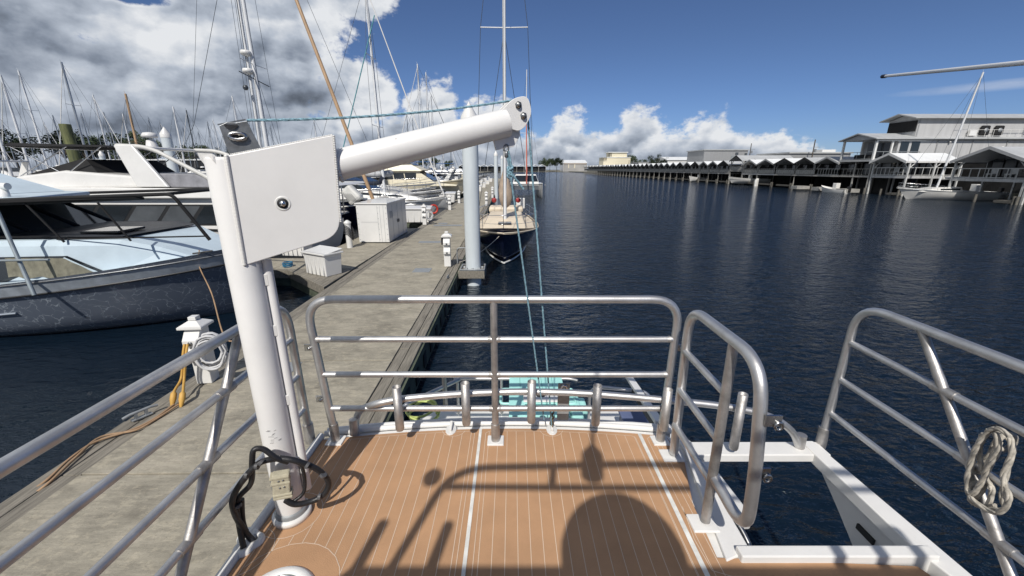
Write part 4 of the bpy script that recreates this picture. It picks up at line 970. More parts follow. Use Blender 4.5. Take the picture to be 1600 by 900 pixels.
# ------------------------------------------------------------------ boats
def hull_mesh(L, B, fb_bow, fb_mid, fb_st, rake=.12, fine=1.6, flare=.82, draft=.35, tr=.8, nst=18, sec=7, ex=2.6):
    """bow at +x; grid of sections; returns MB, sheer function"""
    b = MB(); vs = []
    def halfb(t):  # t 0 stern .. 1 bow
        return B / 2 * (tr + (1 - tr) * min(1, t / .4) ** .8 if t < .4 else (1 - ((t - .4) / .6) ** (fine + .9)) ** .85)
    def sheer(t): return fb_mid + (fb_bow - fb_mid) * max(0, (t - .3) / .7) ** 1.7 + (fb_st - fb_mid) * max(0, (.3 - t) / .3) ** 1.4
    for i in range(nst + 1):
        t = i / nst; hb = halfb(t) if t < 1 else .0; sh = sheer(t); x = -L / 2 + L * t
        for sg in (-1, 1):
            for j in range(sec + 1):
                u = j / sec   # 0 keel ..1 sheer
                wl = (1 - rake * 1.2 * t ** 3) 
                z = -draft * (1 - .6 * t ** 4) + (sh + draft) * u
                w_ = hb * (1 - (1 - u) ** ex) ** .5 * (flare + (1 - flare) * u) if u > 0 else 0
                w_ *= 1 - .35 * (t ** 3) * (1 - u)
                vs.append(Vector((x - L * rake * (1 - u) * t ** 2.5, sg * w_, z)))
    row = 2 * (sec + 1); fs = []
    for i in range(nst):
        for s_ in range(2):
            for j in range(sec):
                a = i * row + s_ * (sec + 1) + j; c = a + row
                q = (a, c, c + 1, a + 1); fs.append(q if s_ == 0 else q[::-1])
    b.add(vs, fs, True)
    st = [vs[j] for j in range(sec, -1, -1)] + [vs[sec + 1 + j] for j in range(1, sec + 1)]
    b.add(st, [tuple(range(len(st)))[::-1]])
    return b, halfb, sheer
def deck_mesh(L, halfb, sheer, inset=.04, drop=.05, t0=0.0, n=18, crown=.04):
    b = MB(); vs = []; fs = []
    for i in range(n + 1):
        t = t0 + (1 - t0) * i / n; w_ = max(0, halfb(min(t, .9999)) - inset) if t < 1 else 0; x = -L / 2 + L * t - (.05 if i == n else 0)
        vs += [Vector((x, -w_, sheer(t) - drop)), Vector((x, 0, sheer(t) - drop + crown)), Vector((x, w_, sheer(t) - drop))]
    for i in range(n):
        a = i * 3; fs += [(a, a + 3, a + 4, a + 1), (a + 1, a + 4, a + 5, a + 2)]
    return b.add(vs, fs)
def rubrail(L, halfb, sheer, r=.03, n=26, dz=0.0, t0=0):
    b = MB()
    for sg in (-1, 1):
        b.tube([(-L / 2 + L * (t0 + (1 - t0) * i / n), sg * (halfb(min(t0 + (1 - t0) * i / n, .9995)) + .005), sheer(t0 + (1 - t0) * i / n) + dz) for i in range(n + 1)], r, 6)
    return b
def bowrail(L, halfb, sheer, h=.6, t0=.35, r=.014, n=14, inset=.1, lines=(1.0, .55)):
    b = MB(); 
    def pt(t, sg, z): return Vector((-L / 2 + L * t - (.12 if t > .98 else 0), sg * max(0, halfb(min(t, .999)) - inset), sheer(t) + z))
    for hh in lines:
        path = [pt(t0 + (1 - t0) * i / n, -1, h * hh) for i in range(n + 1)] + [pt(1 - (1 - t0) * i / n, 1, h * hh) for i in range(1, n + 1)]
        b.tube(path, r if hh == 1 else r * .6, 6)
    for sg in (-1, 1):
        for i in range(0, n + 1, 2): b.tube([pt(t0 + (1 - t0) * i / n, sg, -.03), pt(t0 + (1 - t0) * i / n, sg, h)], r * .9, 6)
    return b

def sailboat(label, loc, rz, L=10, B=3.1, mh=13.5, hullm=WHITE2, deckm=OFFW, mastm=MASTW, cover=BLUEC, name='sailboat', group=None, furl=None, spread=1, rakeb=0.02, r=.075, detail=1, boomcov=True, mx=.08, fine=1.1, rake=.14):
    t = thing(name, label, 'sailboat', loc, rz, group)
    hb_, hf, sh = hull_mesh(L, B, 1.35 * (L / 11) ** .6, .95 * (L / 11) ** .6, .95 * (L / 11) ** .6, rake, fine, .8, .3, .72)
    h = hb_.build('hull', hullm, t); rubrail(L, hf, sh, .028).build('toe_rail', deckm if hullm != WHITE2 else MASTA, h)
    deck_mesh(L, hf, sh).build('deck', deckm, t)
    zc = sh(.5) - .04; c = MB(); prof = [(-L * .12, zc), (-L * .12, zc + .52), (L * .12, zc + .46), (L * .27, zc + .18), (L * .31, zc)]
    c.cabin(prof, B * .33, B * .25, zc, zc + .5); cb = c.build('cabin', deckm if deckm != OFFW else WHITE2, t, bevel=.05 if detail > 1 else 0)
    c = MB(); hwf = lambda z: B * .33 + (B * .25 - B * .33) * (z - zc) / .5
    c.side([(-L * .10, zc + .20), (L * .10, zc + .17), (L * .10, zc + .33), (-L * .10, zc + .38)], hwf); build_each(c, 'cabin_window', GLASS, cb)
    xm = L * mx; zm = zc + .4
    def mp(z): return Vector((xm - (z - zm) * rakeb, 0, z))
    m = MB().tube([mp(zm), mp(mh)], r, 8, r1=r * .72).build('mast', mastm, t)
    sp_ = MB(); wr = MB(); hs = []
    for k in range(spread):
        z = zm + (mh - zm) * (.52 if spread == 1 else (.36, .68)[k]); wd = B * (.30 if spread == 1 else (.33, .26)[k]); hs.append((z, wd))
        sp_.tube([mp(z) + Vector((-.05, -wd, .03)), mp(z), mp(z) + Vector((-.05, wd, .03))], .022, 6)
    sp_.tube([mp(mh), mp(mh + .25) + Vector((.1, 0, 0))], .012, 5); sp_.build('spreader', mastm, m)
    wz = .008 + .00012 * abs(loc[1])
    for sg in (-1, 1):
        pth = [Vector((xm - .05, sg * B * .43, zc))] + [mp(z) + Vector((-.05, sg * wd, .03)) for z, wd in hs] + [mp(mh - .1)]
        wr.tube(pth, wz, 4); wr.tube([Vector((xm - .5, sg * B * .43, zc)), mp(hs[0][0] - .1)], wz, 4)
    bowp = Vector((L / 2 - .15, 0, sh(1))); wr.tube([Vector((-L / 2 + .1, 0, sh(0))), mp(mh)], wz, 4)
    if furl: MB().tube([bowp + Vector((0, 0, .3)), bowp.lerp(mp(mh - .3), .15), mp(mh - .3)], .06, 8, r1=.03).build('furled_jib', furl, t)
    else: wr.tube([bowp, mp(mh - .2)], wz, 4)
    wr.build('rigging', WIRE, t)
    zb = zm + .95
    if boomcov is not None:
        bo = MB().tube([mp(zb), (xm - L * .40, 0, zb + .05)], .055, 8).build('boom', mastm, t)
        if boomcov:
            o = MB(); n = 10; o.tube([mp(zb + .55), mp(zb + .25) + Vector((-.2, 0, 0))] + [Vector((xm - L * .38 * i / n - .3, 0, zb + .12 - .04 * math.sin(i * 1.3))) for i in range(n + 1)], .17, 8, r1=.07); o.build('sail_cover', cover, bo)
    if detail: bowrail(L, hf, sh, .6, .05 if detail > 1 else .6, .012, 14, .06, (1.0, .5)).build('lifelines', CHROME, t)
    return t

def cruiser(label, loc, rz, L=12, B=4.0, style='fly', hullm=WHITE2, topm=WHITE2, canvas=None, name='motor_yacht', group=None, arch=True, dark=GLASS, hh=1.0):
    t = thing(name, label, 'motor yacht', loc, rz, group)
    fb = 1.0 * hh
    hb_, hf, sh = hull_mesh(L, B, fb * 1.75, fb * 1.25, fb * 1.1, .16, 1.3, .86, .3, .95)
    h = hb_.build('hull', hullm, t); rubrail(L, hf, sh, .035, dz=-.04).build('rub_rail', BLACK if hullm != NAVY else WHITE2, h)
    deck_mesh(L, hf, sh, .05, .06).build('deck', OFFW, t)
    z0 = sh(.5) - .1
    if style == 'express':
        prof = [(-L * .30, z0), (-L * .30, z0 + .55), (-L * .02, z0 + .95), (L * .12, z0 + .70), (L * .36, z0 + .25), (L * .40, z0)]
        c = MB().cabin(prof, B * .42, B * .34).build('coachroof', topm, t, bevel=.05)
        ws = MB().cabin([(-L * .12, z0 + .88), (-L * .06, z0 + 1.6), (-L * .04, z0 + 1.6), (L * .10, z0 + .74)], B * .36, B * .30).build('windshield', dark, t)
        MB().side([(L * .02, z0 + .42), (L * .30, z0 + .22), (L * .28, z0 + .34), (L * .02, z0 + .60)], lambda z: B * .42 - B * .08 * (z - z0) / .95).build('cabin_window', dark, c)
        zt = z0 + 1.65
        if canvas: MB().cabin([(-L * .34, zt - .02), (-L * .30, zt + .12), (-L * .08, zt + .12), (-L * .04, zt)], B * .38, B * .34).build('canvas_top', canvas, t)
    else:
        hc = 1.35 * hh ** .3; zt = z0 + hc
        prof = [(-L * .28, z0), (-L * .28, zt), (L * .10, zt), (L * .22, z0 + .35), (L * .38, z0 + .12), (L * .38, z0)]
        c = MB().cabin(prof, B * .40, B * .35, z0, zt).build('cabin', topm, t, bevel=.04)
        hw = lambda z: B * .40 - B * .05 * (z - z0) / hc
        n = 4; g = MB(); x0 = -L * .24; x1 = L * .09
        for k in range(n):
            a = x0 + (x1 - x0) * k / n; e = x0 + (x1 - x0) * (k + 1) / n - .08
            g = MB(); g.side([(a, z0 + hc * .45), (e, z0 + hc * .45), (e - (.12 if k < n - 1 else -.02), z0 + hc * .88), (a - (.12 if k else 0), z0 + hc * .88)], hw, t=.015); build_each(g, 'window', dark, c)
        g = MB(); g.prism([(L * .105, -B * .31, zt - .1), (L * .105, B * .31, zt - .1), (L * .205, B * .33, z0 + .52), (L * .205, -B * .33, z0 + .52)], (.03, 0, .05)); g.build('windscreen', dark, c)
        # flybridge: overhanging brow + low coaming
        fz = zt; MB().cabin([(-L * .40, fz), (-L * .40, fz + .10), (L * .14, fz + .12), (L * .12, fz)], B * .41, B * .40).build('brow', topm, t, bevel=.03)
        if style == 'fly':
            MB().cabin([(-L * .14, fz + .1), (-L * .14, fz + .55), (L * .05, fz + .65), (L * .13, fz + .1)], B * .36, B * .31).build('flybridge', topm, t, bevel=.05)
            MB().cabin([(-L * .02, fz + .6), (L * .02, fz + .92), (L * .03, fz + .92), (L * .065, fz + .6)], B * .28, B * .25).build('fly_screen', dark, t)
            MB().box((-L * .08, 0, fz + .75), (.5, B * .4, .5)).build('seat', OFFW, t, bevel=.06)
            zt2 = fz + 1.75
        else: zt2 = fz + .9
        if canvas:
            MB().cabin([(-L * .22, zt2), (-L * .2, zt2 + .08), (L * .04, zt2 + .08), (L * .06, zt2)], B * .36, B * .34).build('canvas_top', canvas, t)
            g = MB(); [g.cyl((x, sg * B * .33, fz + .1), (x, sg * B * .33, zt2), .02, 6) for x in (-L * .2, L * .03) for sg in (-1, 1)]; g.build('canvas_frame', CHROME, t)
    if arch:
        xa = -L * .26; za = (z0 + .9) if style == 'express' else fz + .1; hh_ = 1.15; g = MB()
        for sg in (-1, 1): g.prism([(xa, sg * B * .38, za - .4), (xa + .7, sg * B * .38, za - .4), (xa - .45, sg * B * .33, za + hh_), (xa - .8, sg * B * .33, za + hh_)], (0, sg * .08, 0))
        g.box((xa - .62, 0, za + hh_), (.42, B * .70, .1)); g.build('radar_arch', topm, t, bevel=.03)
        g = MB().rev((xa - .62, 0, za + hh_ + .05), [(.03, 0), (.03, .12), (.22, .13), (.25, .22), (.2, .32), (0, .35)], 14); g.build('radome', WHITE2, t)
        MB().tube([(xa - .62, B * .3, za + hh_), (xa - 1.0, B * .3, za + hh_ + 2.6)], .012, 5).build('whip_antenna', WHITE2, t)
    bowrail(L, hf, sh, .62, .42, .016, 12, .12, (1.0,)).build('bow_rail', CHROME, t)
    return t

# ---- blue swirled trawler at left (bow towards the dock)
L = 14.5; B = 4.5
mb = thing('swirled_hull_boat', 'large motor boat with dark blue marbled hull and pale blue cabin moored at left', 'motor boat', (-13.10, 9.50, 0), R(-1))
hb_, hf, sh = hull_mesh(L, B, 1.62, .94, .94, .07, 3.3, .92, .25, .95, 36, 14, 9.0)
h = hb_.build('hull', MARBLE, mb)
def offs(t, z, sg=-1): # approximate outer surface at height z
    u = (z + .25 * (1 - .6 * t ** 4)) / (sh(t) + .25); u = min(max(u, .02), 1)
    w_ = hf(min(t, .999)) * (1 - (1 - u) ** 9) ** .5 * (.92 + .08 * u) * (1 - .35 * t ** 3 * (1 - u))
    return Vector((-L / 2 + L * t - L * .07 * (1 - u) * t ** 2.5 + .02 * t ** 6, sg * (w_ + .022), z))
for sg in (-1, 1):
    b = MB(); n = 40; vs = []; 
    for i in range(n + 1):
        t = i / n * .992; zt_ = sh(t) + .0; vs += [offs(t, zt_ - .01, sg), offs(t, zt_ - .24, sg)]
    fs = [(2 * i, 2 * i + 1, 2 * i + 3, 2 * i + 2) if sg < 0 else (2 * i, 2 * i + 2, 2 * i + 3, 2 * i + 1) for i in range(n)]
    b.add(vs, fs, True); b.build('pale_band', MARBLE2, h)
    b = MB(); b.tube([offs(i / 40 * .992, sh(i / 40) - .255, sg) for i in range(41)], .022, 8); b.build('rub_rail', BLACK, h)
    b = MB(); b.tube([offs(i / 40 * .992, sh(i / 40) + .0, sg) for i in range(41)], .018, 8); b.build('toe_rail', GREYP, h)
    b = MB(); b.tube([offs(t / 30 * .74, .42 + .22 * (t / 30) ** 3, sg) for t in range(31)], .05, 8, r1=.02); b.build('spray_rail', mat('spray_rail_grey', (.33, .37, .42), .3, var=.1), h)
deck_mesh(L, hf, sh, .03, .01).build('deck', PALEBL, mb)
# trunk cabin: sloped front, dark side windows with curtain
zt0 = .93
def L2(px, py, yl): # pixel -> local on plane y = yl(world)
    p = aty(px, py, yl); return (p.x + 13.25, p.z)
tw = 1.56
prof = [(-6.2, zt0), (-6.2, 1.98), (3.9, 2.02), (5.35, 1.98), (6.35, 1.42), (6.42, zt0 + .1)]
def hwm(x): return tw * (1 if x < 4.2 else 1 - (x - 4.2) / 2.1 * .50)
def lerpf(x, X, Y):
    for i in range(len(X) - 1):
        if x <= X[i + 1]: return Y[i] + (Y[i + 1] - Y[i]) * max(0, x - X[i]) / (X[i + 1] - X[i])
    return Y[-1]
b = MB(); xs_ = [-6.2, 0, 2.1, 4.2, 5.0, 5.6, 6.3]; zt_s = [1.95, 1.98, 2.0, 2.02, 1.98, 1.78, 1.45]
vs = []
for x, z in zip(xs_, zt_s):
    w_ = hwm(x); zb_ = sh((x + L / 2) / L) - .03; vs += [Vector((x, -w_ - .04, zb_)), Vector((x, -w_ + .05, z - .1)), Vector((x, -w_ + .18, z)), Vector((x, w_ - .18, z)), Vector((x, w_ - .05, z - .1)), Vector((x, w_ + .04, zb_))]
fs = []
for i in range(len(xs_) - 1):
    for j in range(5): fs.append((i * 6 + j, (i + 1) * 6 + j, (i + 1) * 6 + j + 1, i * 6 + j + 1))
b.add(vs, fs); b.add(vs[-6:], [(0, 1, 2, 3, 4, 5)]); b.add(vs[:6], [(5, 4, 3, 2, 1, 0)])
tc_ = b.build('trunk_cabin', PALEBL, mb)
b = MB(); b.prism([(-5.8, -1.30, 1.995), (4.2, -1.28, 2.06), (4.95, -1.0, 2.03), (5.0, 1.0, 2.03), (4.2, 1.28, 2.06), (-5.8, 1.3, 1.995)], (0, 0, .012)); b.build('dark_deck_pad', BLACK, tc_)
b = MB(); b.box((4.3, -.5, 2.10), (.75, .75, .05), rz=.1); b.build('deck_hatch', GLASS, tc_, bevel=.01)
shs = [sh((x + L / 2) / L) - .03 for x in xs_]; b = MB()
yw = lambda x, z: -(hwm(x) + .04 - .09 * (z - lerpf(x, xs_, shs)) / (lerpf(x, xs_, zt_s) - .1 - lerpf(x, xs_, shs))) - .010
def wpane(P, name, m, par, th=.012):
    g = MB(); g.prism([(x, yw(x, z), z) for x, z in P], (0, -th, 0)); return g.build(name, m, par)
for P in ([(-5.6, 1.18), (-.3, 1.18), (-.3, 1.68), (-5.6, 1.66)], [(-.15, 1.18), (2.6, 1.20), (2.6, 1.70), (-.15, 1.68)], [(2.75, 1.20), (4.95, 1.26), (4.25, 1.73), (2.75, 1.70)]):
    wp = wpane(P, 'window', GLASS, tc_)
g = MB(); n = 40; vs = []
for i in range(n + 1):
    x = 3.0 + 1.75 * i / n; zt__ = min(1.69, 1.69 - max(0, (x - 4.2)) * .75); vs += [Vector((x, yw(x, 1.28) - .014 - .012 * math.sin(i * 1.1), 1.30 + .02 * math.sin(i * .5))), Vector((x, yw(x, zt__) - .014 - .006 * math.sin(i * 1.1), max(zt__, 1.33)))]
g.add(vs, [(2 * i, 2 * i + 2, 2 * i + 3, 2 * i + 1) for i in range(n)], True); g.build('curtain', mat('olive_curtain', (.20, .19, .14), .8, var=.15, vscale=8), tc_)
# pilothouse, visor roof, upper cowl
b = MB().cabin([(-6.0, 1.98), (-6.0, 2.74), (.9, 2.76), (2.4, 2.04)], 1.45, 1.30, 1.98, 2.76); ph = b.build('pilothouse', GLASS, mb)
g = MB()
for x in (-5.9, -3.8, -1.7, .4): g.side([(x, 1.99), (x + .12, 1.99), (x + .12, 2.75), (x, 2.75)], lambda z: 1.45 - .15 * (z - 1.98) / .78, t=.03)
for y_ in (-1.38, -.5, .5, 1.38): g.tube([(2.42, y_, 2.05), (.92, y_ * .92, 2.77)], .035, 6)
g.side([(2.05, 1.99), (2.3, 1.99), (.85, 2.76), (.65, 2.76)], lambda z: 1.45 - .15 * (z - 1.98) / .78, t=.03); build_each(g, 'window_frame', BLACKC, ph)
b = MB(); b.prism([(-6.3, -1.85, 2.72), (3.0, -1.82, 2.74), (3.2, -1.2, 2.74), (2.2, 1.2, 2.74), (1.2, 1.5, 2.74), (-6.3, 1.5, 2.72)], (0, 0, .10)); b.build('visor_roof', PALEBL, mb, bevel=.03)
b = MB().cabin([(-5.0, 2.84), (-5.0, 3.55), (-.1, 3.45), (1.5, 2.84)], 1.3, .8, 2.84, 3.55); b.build('upper_cowl', PALEBL, mb, bevel=.03)
g = MB().side([(-4.5, 3.0), (.8, 2.98), (.1, 3.3), (-4.5, 3.36)], lambda z: 1.3 - .5 * (z - 2.84) / .71, t=.015); g.build('cowl_screen', mat('blue_grey_screen', (.10, .13, .18), .25, var=.1), mb)
g = MB(); yb = -1.75
g.tube(arc([(-1.4, yb, 2.68), (3.2, yb, 2.82), (6.55, yb + .35, 2.93), (6.95, yb + .55, 2.0)], .12), .035, 8); g.tube(arc([(-1.4, -yb, 2.68), (3.2, -yb, 2.82), (6.1, -yb - .75, 2.93), (6.4, -yb - 1.0, 2.0)], .12), .035, 8)
g.tube([(6.45, yb + .35, 2.93), (6.05, -yb - .75, 2.93)], .03, 8)
g.tube([(5.2, yb + .20, 2.78), (5.55, yb + .3, 2.02)], .02, 6); g.tube([(3.9, yb + .1, 2.77), (4.25, yb + .25, 2.0)], .02, 6); g.tube([(4.0, yb + .35, 2.04), (6.9, yb + .55, 2.08)], .016, 6)
g.build('awning_frame', BLACKC, mb)
g = MB(); g.prism([(-1.4, yb - .02, 2.66), (3.4, yb - .02, 2.83), (5.9, yb + .27, 2.91), (5.9, yb + .45, 2.86), (3.4, yb + .2, 2.77), (-1.4, yb + .2, 2.60)], (0, 0, -.05)); g.build('rolled_awning', BLACKC, mb)
g = MB(); g.tube([(3.55, yb - .1, 2.84), (4.1, -2.15, 1.1)], .035, 10); g.tube([(3.35, yb - .12, 3.0), (3.5, yb - .1, 2.70)], .06, 10); g.tube([(-3, -2.18, 1.62), (4.55, -2.1, 1.78)], .022, 8); g.build('grab_post', mat('grey_post', (.35, .40, .42), .4, .3), mb)
g = MB().rev((2.6, -.9, 2.84), [(.09, 0), (.08, .16), (.0, .17)], 14); g.tube([(2.5, -.92, 3.06), (2.76, -.92, 3.05)], .07, 12); g.build('searchlight', WHITE2, mb)
g = MB(); g.tube([(6.15, -.75, 1.62), (6.5, -.62, 1.66)], .02, 6); g.box((6.32, -.68, 1.6), (.08, .06, .1)); g.build('bow_cleat', BLACK, mb)
ca_ = Vector((-13.25 + 6.3, 9.55 - .72, 1.66)); cb2 = atz(352, 528, DZ + .03)
tag(MB().tube(spline([ca_, ca_ + Vector((.12, -.25, -.30)), ca_.lerp(cb2, .5) + Vector((0, 0, -.10)), cb2, cb2 + Vector((.25, .1, -.02))], 8), .013, 8).build('mooring_line', ROPET), 'tan mooring line from the blue swirled hull down to the near dock', 'rope')
g = MB()
for k in range(6): g.tube([(-6.9 + .13 * math.cos(i * .5 + k), 12.1 + .16 * math.sin(i * .5 + k), DZ + .03 + .02 * k + .01 * math.sin(i)) for i in range(14)], .012, 5)
tag(g.build('line_heap', mat('bright_blue_rope', (.03, .22, .40), .8, var=.2)), 'bright blue line heaped on the nearest finger dock', 'rope')

# ---- white flybridge yacht behind it
wy = thing('flybridge_yacht', 'white flybridge yacht with swept arch and slanted dark side windows behind the blue hull', 'motor yacht', (-15.3, 16.6, 0), R(180))
L = 15; B = 4.7
hb_, hf, sh = hull_mesh(L, B, 1.9, 1.35, 1.2, .15, 1.3, .88, .3, .95, 22)
hb_.build('hull', WHITE2, wy); deck_mesh(L, hf, sh, .05, .05).build('deck', OFFW, wy); rubrail(L, hf, sh, .04).build('rub_rail', BLACK, wy)
c = MB().cabin([(-5.2, 1.2), (-5.2, 2.42), (1.4, 2.42), (3.2, 1.5), (3.2, 1.2)], 2.15, 2.05, 1.2, 2.42).build('cabin', WHITE2, wy, bevel=.05)
hw = lambda z: 2.15 - .1 * (z - 1.2) / 1.22
for k, (a, e) in enumerate(((-5.0, -3.9), (-3.75, -2.7), (-2.55, -1.5), (-1.35, -.2), (-.05, 1.1))):
    g = MB(); g.side([(a + .0, 1.50), (e + .0, 1.50), (e - .5 if k < 4 else e - .2, 2.12), (a - (.5 if k else 0), 2.12)], hw, t=.012); build_each(g, 'window', GLASSG if k in (1, 2) else GLASS, c)
g = MB().side([(-5.12, 1.44), (1.6, 1.44), (1.1, 2.18), (-5.12, 2.18)], hw, t=.006); build_each(g, 'window_band', DARK, c)
MB().cabin([(-7.2, 2.40), (-7.2, 2.55), (-6.9, 2.72), (2.0, 2.78), (2.6, 2.50), (2.3, 2.40)], 2.25, 2.18, 2.4, 2.78).build('brow', WHITE2, wy, bevel=.04)
MB().cabin([(-2.6, 2.76), (-2.6, 3.10), (.5, 3.34), (2.2, 3.14), (4.4, 2.2), (4.6, 1.5), (1.5, 1.5), (1.4, 2.7)], 2.0, 1.8, 2.0, 3.34).build('forward_cowl', WHITE2, wy, bevel=.08)
MB().cabin([(-.6, 3.26), (-.1, 3.72), (.1, 3.72), (1.9, 3.2)], 1.75, 1.5, 3.2, 3.72).build('fly_screen', BLACKC, wy)
MB().cabin([(-5.6, 2.76), (-5.6, 3.18), (-2.7, 3.24), (-2.6, 2.76)], 1.95, 1.85, 2.7, 3.24).build('fly_coaming', mat('grey_vinyl', (.25, .25, .27), .6), wy, bevel=.04)
MB().box((-3.5, -1.2, 3.15), (.9, 1.2, .5)).build('seat', OFFW, wy, bevel=.08)
g = MB()
for sg in (-1, 1): g.prism([(-3.3, sg * 1.98, 2.78), (-2.2, sg * 1.98, 2.78), (-1.6, sg * 1.78, 4.02), (-1.6, sg * 1.78, 4.18), (-2.2, sg * 1.78, 4.18)], (0, sg * .12, 0))
g.tube([(-1.6, -1.85, 4.14), (-1.6, 1.85, 4.14)], .06, 8)
g.build('radar_arch', WHITE2, wy, bevel=.03)
g = MB(); g.tube(arc([(-1.6, 1.8, 4.16), (-2.7, 1.8, 4.12), (-4.9, 1.85, 2.9)], .5), .075, 8); g.tube(arc([(-1.6, -1.8, 4.16), (-2.7, -1.8, 4.12), (-4.9, -1.85, 2.9)], .5), .075, 8); build_each(g, 'aft_arch', OFFW, wy)
g = MB(); g.cabin([(-1.2, 4.12), (-1.1, 4.18), (2.2, 4.26), (2.4, 4.16)], 1.8, 1.75); g.build('canvas_top', BLACKC, wy)
g = MB(); [g.tube([(x0, sg * 1.75, 4.14), (x1, sg * 1.75, 3.0)], .02, 6) for x0, x1 in ((2.2, .2), (.2, 2.4), (-1.0, .8)) for sg in (-1, 1)]; g.tube([(2.3, -1.75, 4.14), (2.3, 1.75, 4.14)], .02, 6); g.build('canvas_frame', CHROME, wy)
g = MB(); g.rev((-1.3, 0, 4.2), [(.2, 0), (.14, .25), (.05, .28), (.04, .33), (.24, .35), (.26, .42), (.2, .52), (0, .55)], 16); g.build('radome', WHITE2, wy)
g = MB(); g.box((-6.7, 1.0, 2.9), (.9, .8, .35)); g.build('raft_canister', WHITE2, wy, bevel=.06)
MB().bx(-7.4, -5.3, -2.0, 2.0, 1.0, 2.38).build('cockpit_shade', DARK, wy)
g = MB(); g.tube([(-7.0, 2.15, 1.2), (-7.0, 2.15, 2.4)], .04, 8); g.box((-6.1, 2.17, 1.8), (.5, .03, .8), ry=.3); g.build('cockpit_post', WHITE2, wy)

# ---- dark hulled yacht with a long wooden spar, behind the white cabinet
dy = cruiser('yacht with navy canvas windows and white roof just behind the big white cabinet', (-13.3, 21.6, 0), 0, 13, 4.3, 'sedan', NAVY, WHITE2, None, 'sedan_yacht', None, False)
g = MB(); g.bx(-1, 3.4, -1.75, 1.75, 2.62, 3.35); g.build('navy_enclosure', NAVYC, dy)
g = MB(); g.cabin([(-3.5, 2.62), (-3.5, 2.72), (4.9, 2.72), (5.1, 2.62)], 1.95, 1.9); g.build('roof', WHITE2, dy, bevel=.02)
g = MB(); g.tube([(5.2, -1.9, 1.3), (5.2, -1.9, 2.6)], .03, 6); g.tube([(6.4, -1.6, 1.6), (6.2, 1.6, 1.6)], .02, 6); g.build('rail_post', CHROME, dy)
sa = EYE + ray(583, 312) * (22.0 / ray(583, 312).y); sb = EYE + ray(440, -60) * (22.6 / ray(440, -60).y)
tag(MB().tube([sa, sb], .10, 10, r1=.08).build('wooden_spar', WOODM), 'long varnished wooden spar leaning up to the left from the yacht by the cabinet', 'spar')
om = thing('outboard_cover', 'white ribbed outboard motor cover hanging above the white cabinet', 'outboard motor', aty(550, 304, 17.0)); 
o = MB(); o.box((0, 0, 0), (.62, .5, .72), ry=R(-38), taper=.8); o.build('cowl', OFFW, om, bevel=.12)
g = MB(); 
for k in range(6):
    g.box((-.2 + k * .07, -.27, -.08 - .0 * k), (.02, .02, .34), ry=R(-38))
g.build('rib', mat('rib_grey', (.3, .3, .3), .6), om)

# ---- more moored motor boats along the left side
MG = 'motor yachts moored on the left side'
cruiser('long white cruiser with grey inflatable on its bow, past the white cabinet', (-11.8, 31.5, 0), 0, 13.5, 4.4, 'express', WHITE2, WHITE2, NAVYC, group=MG, arch=True)
dg = thing('inflatable_dinghy', 'grey inflatable dinghy carried on the long white cruiser', 'dinghy', (-10.4, 31.0, 3.0), R(-8))
MB().tube(arc([(-1.5, -.6, 0), (1.0, -.6, 0), (1.6, 0, .12), (1.0, .6, 0), (-1.5, .6, 0)], .5), .22, 10).build('tube', mat('hypalon_grey', (.42, .43, .44), .6), dg); MB().box((-.1, 0, -.08), (2.4, .9, .1)).build('floor', GREYP, dg); MB().box((-1.5, 0, .3), (.3, .3, .5)).build('outboard', BLACK, dg, bevel=.05)
cruiser('cream trawler yacht with square saloon windows beyond the grey dinghy', (-11.0, 44.5, 0), 0, 14, 4.6, 'fly', CREAM, CREAM, None, 'trawler_yacht', MG, False, hh=1.35)
tb2 = thing('covered_boat', 'small boat under a peaked tan cover beside the far dock boxes', 'boat', (-7.6, 37.0, 0), 0)
hb_, hf, sh = hull_mesh(4.6, 1.9, .8, .6, .6); hb_.build('hull', WHITE2, tb2); o = MB(); o.add([(-2.2, -.95, .62), (2.0, -.3, .75), (2.3, 0, .8), (2.0, .3, .75), (-2.2, .95, .62), (-.6, 0, 1.55), (1.0, 0, 1.35)], [(0, 1, 6, 5), (1, 2, 6), (2, 3, 6), (3, 4, 5, 6), (4, 0, 5)]); o.build('cover', TANC, tb2)
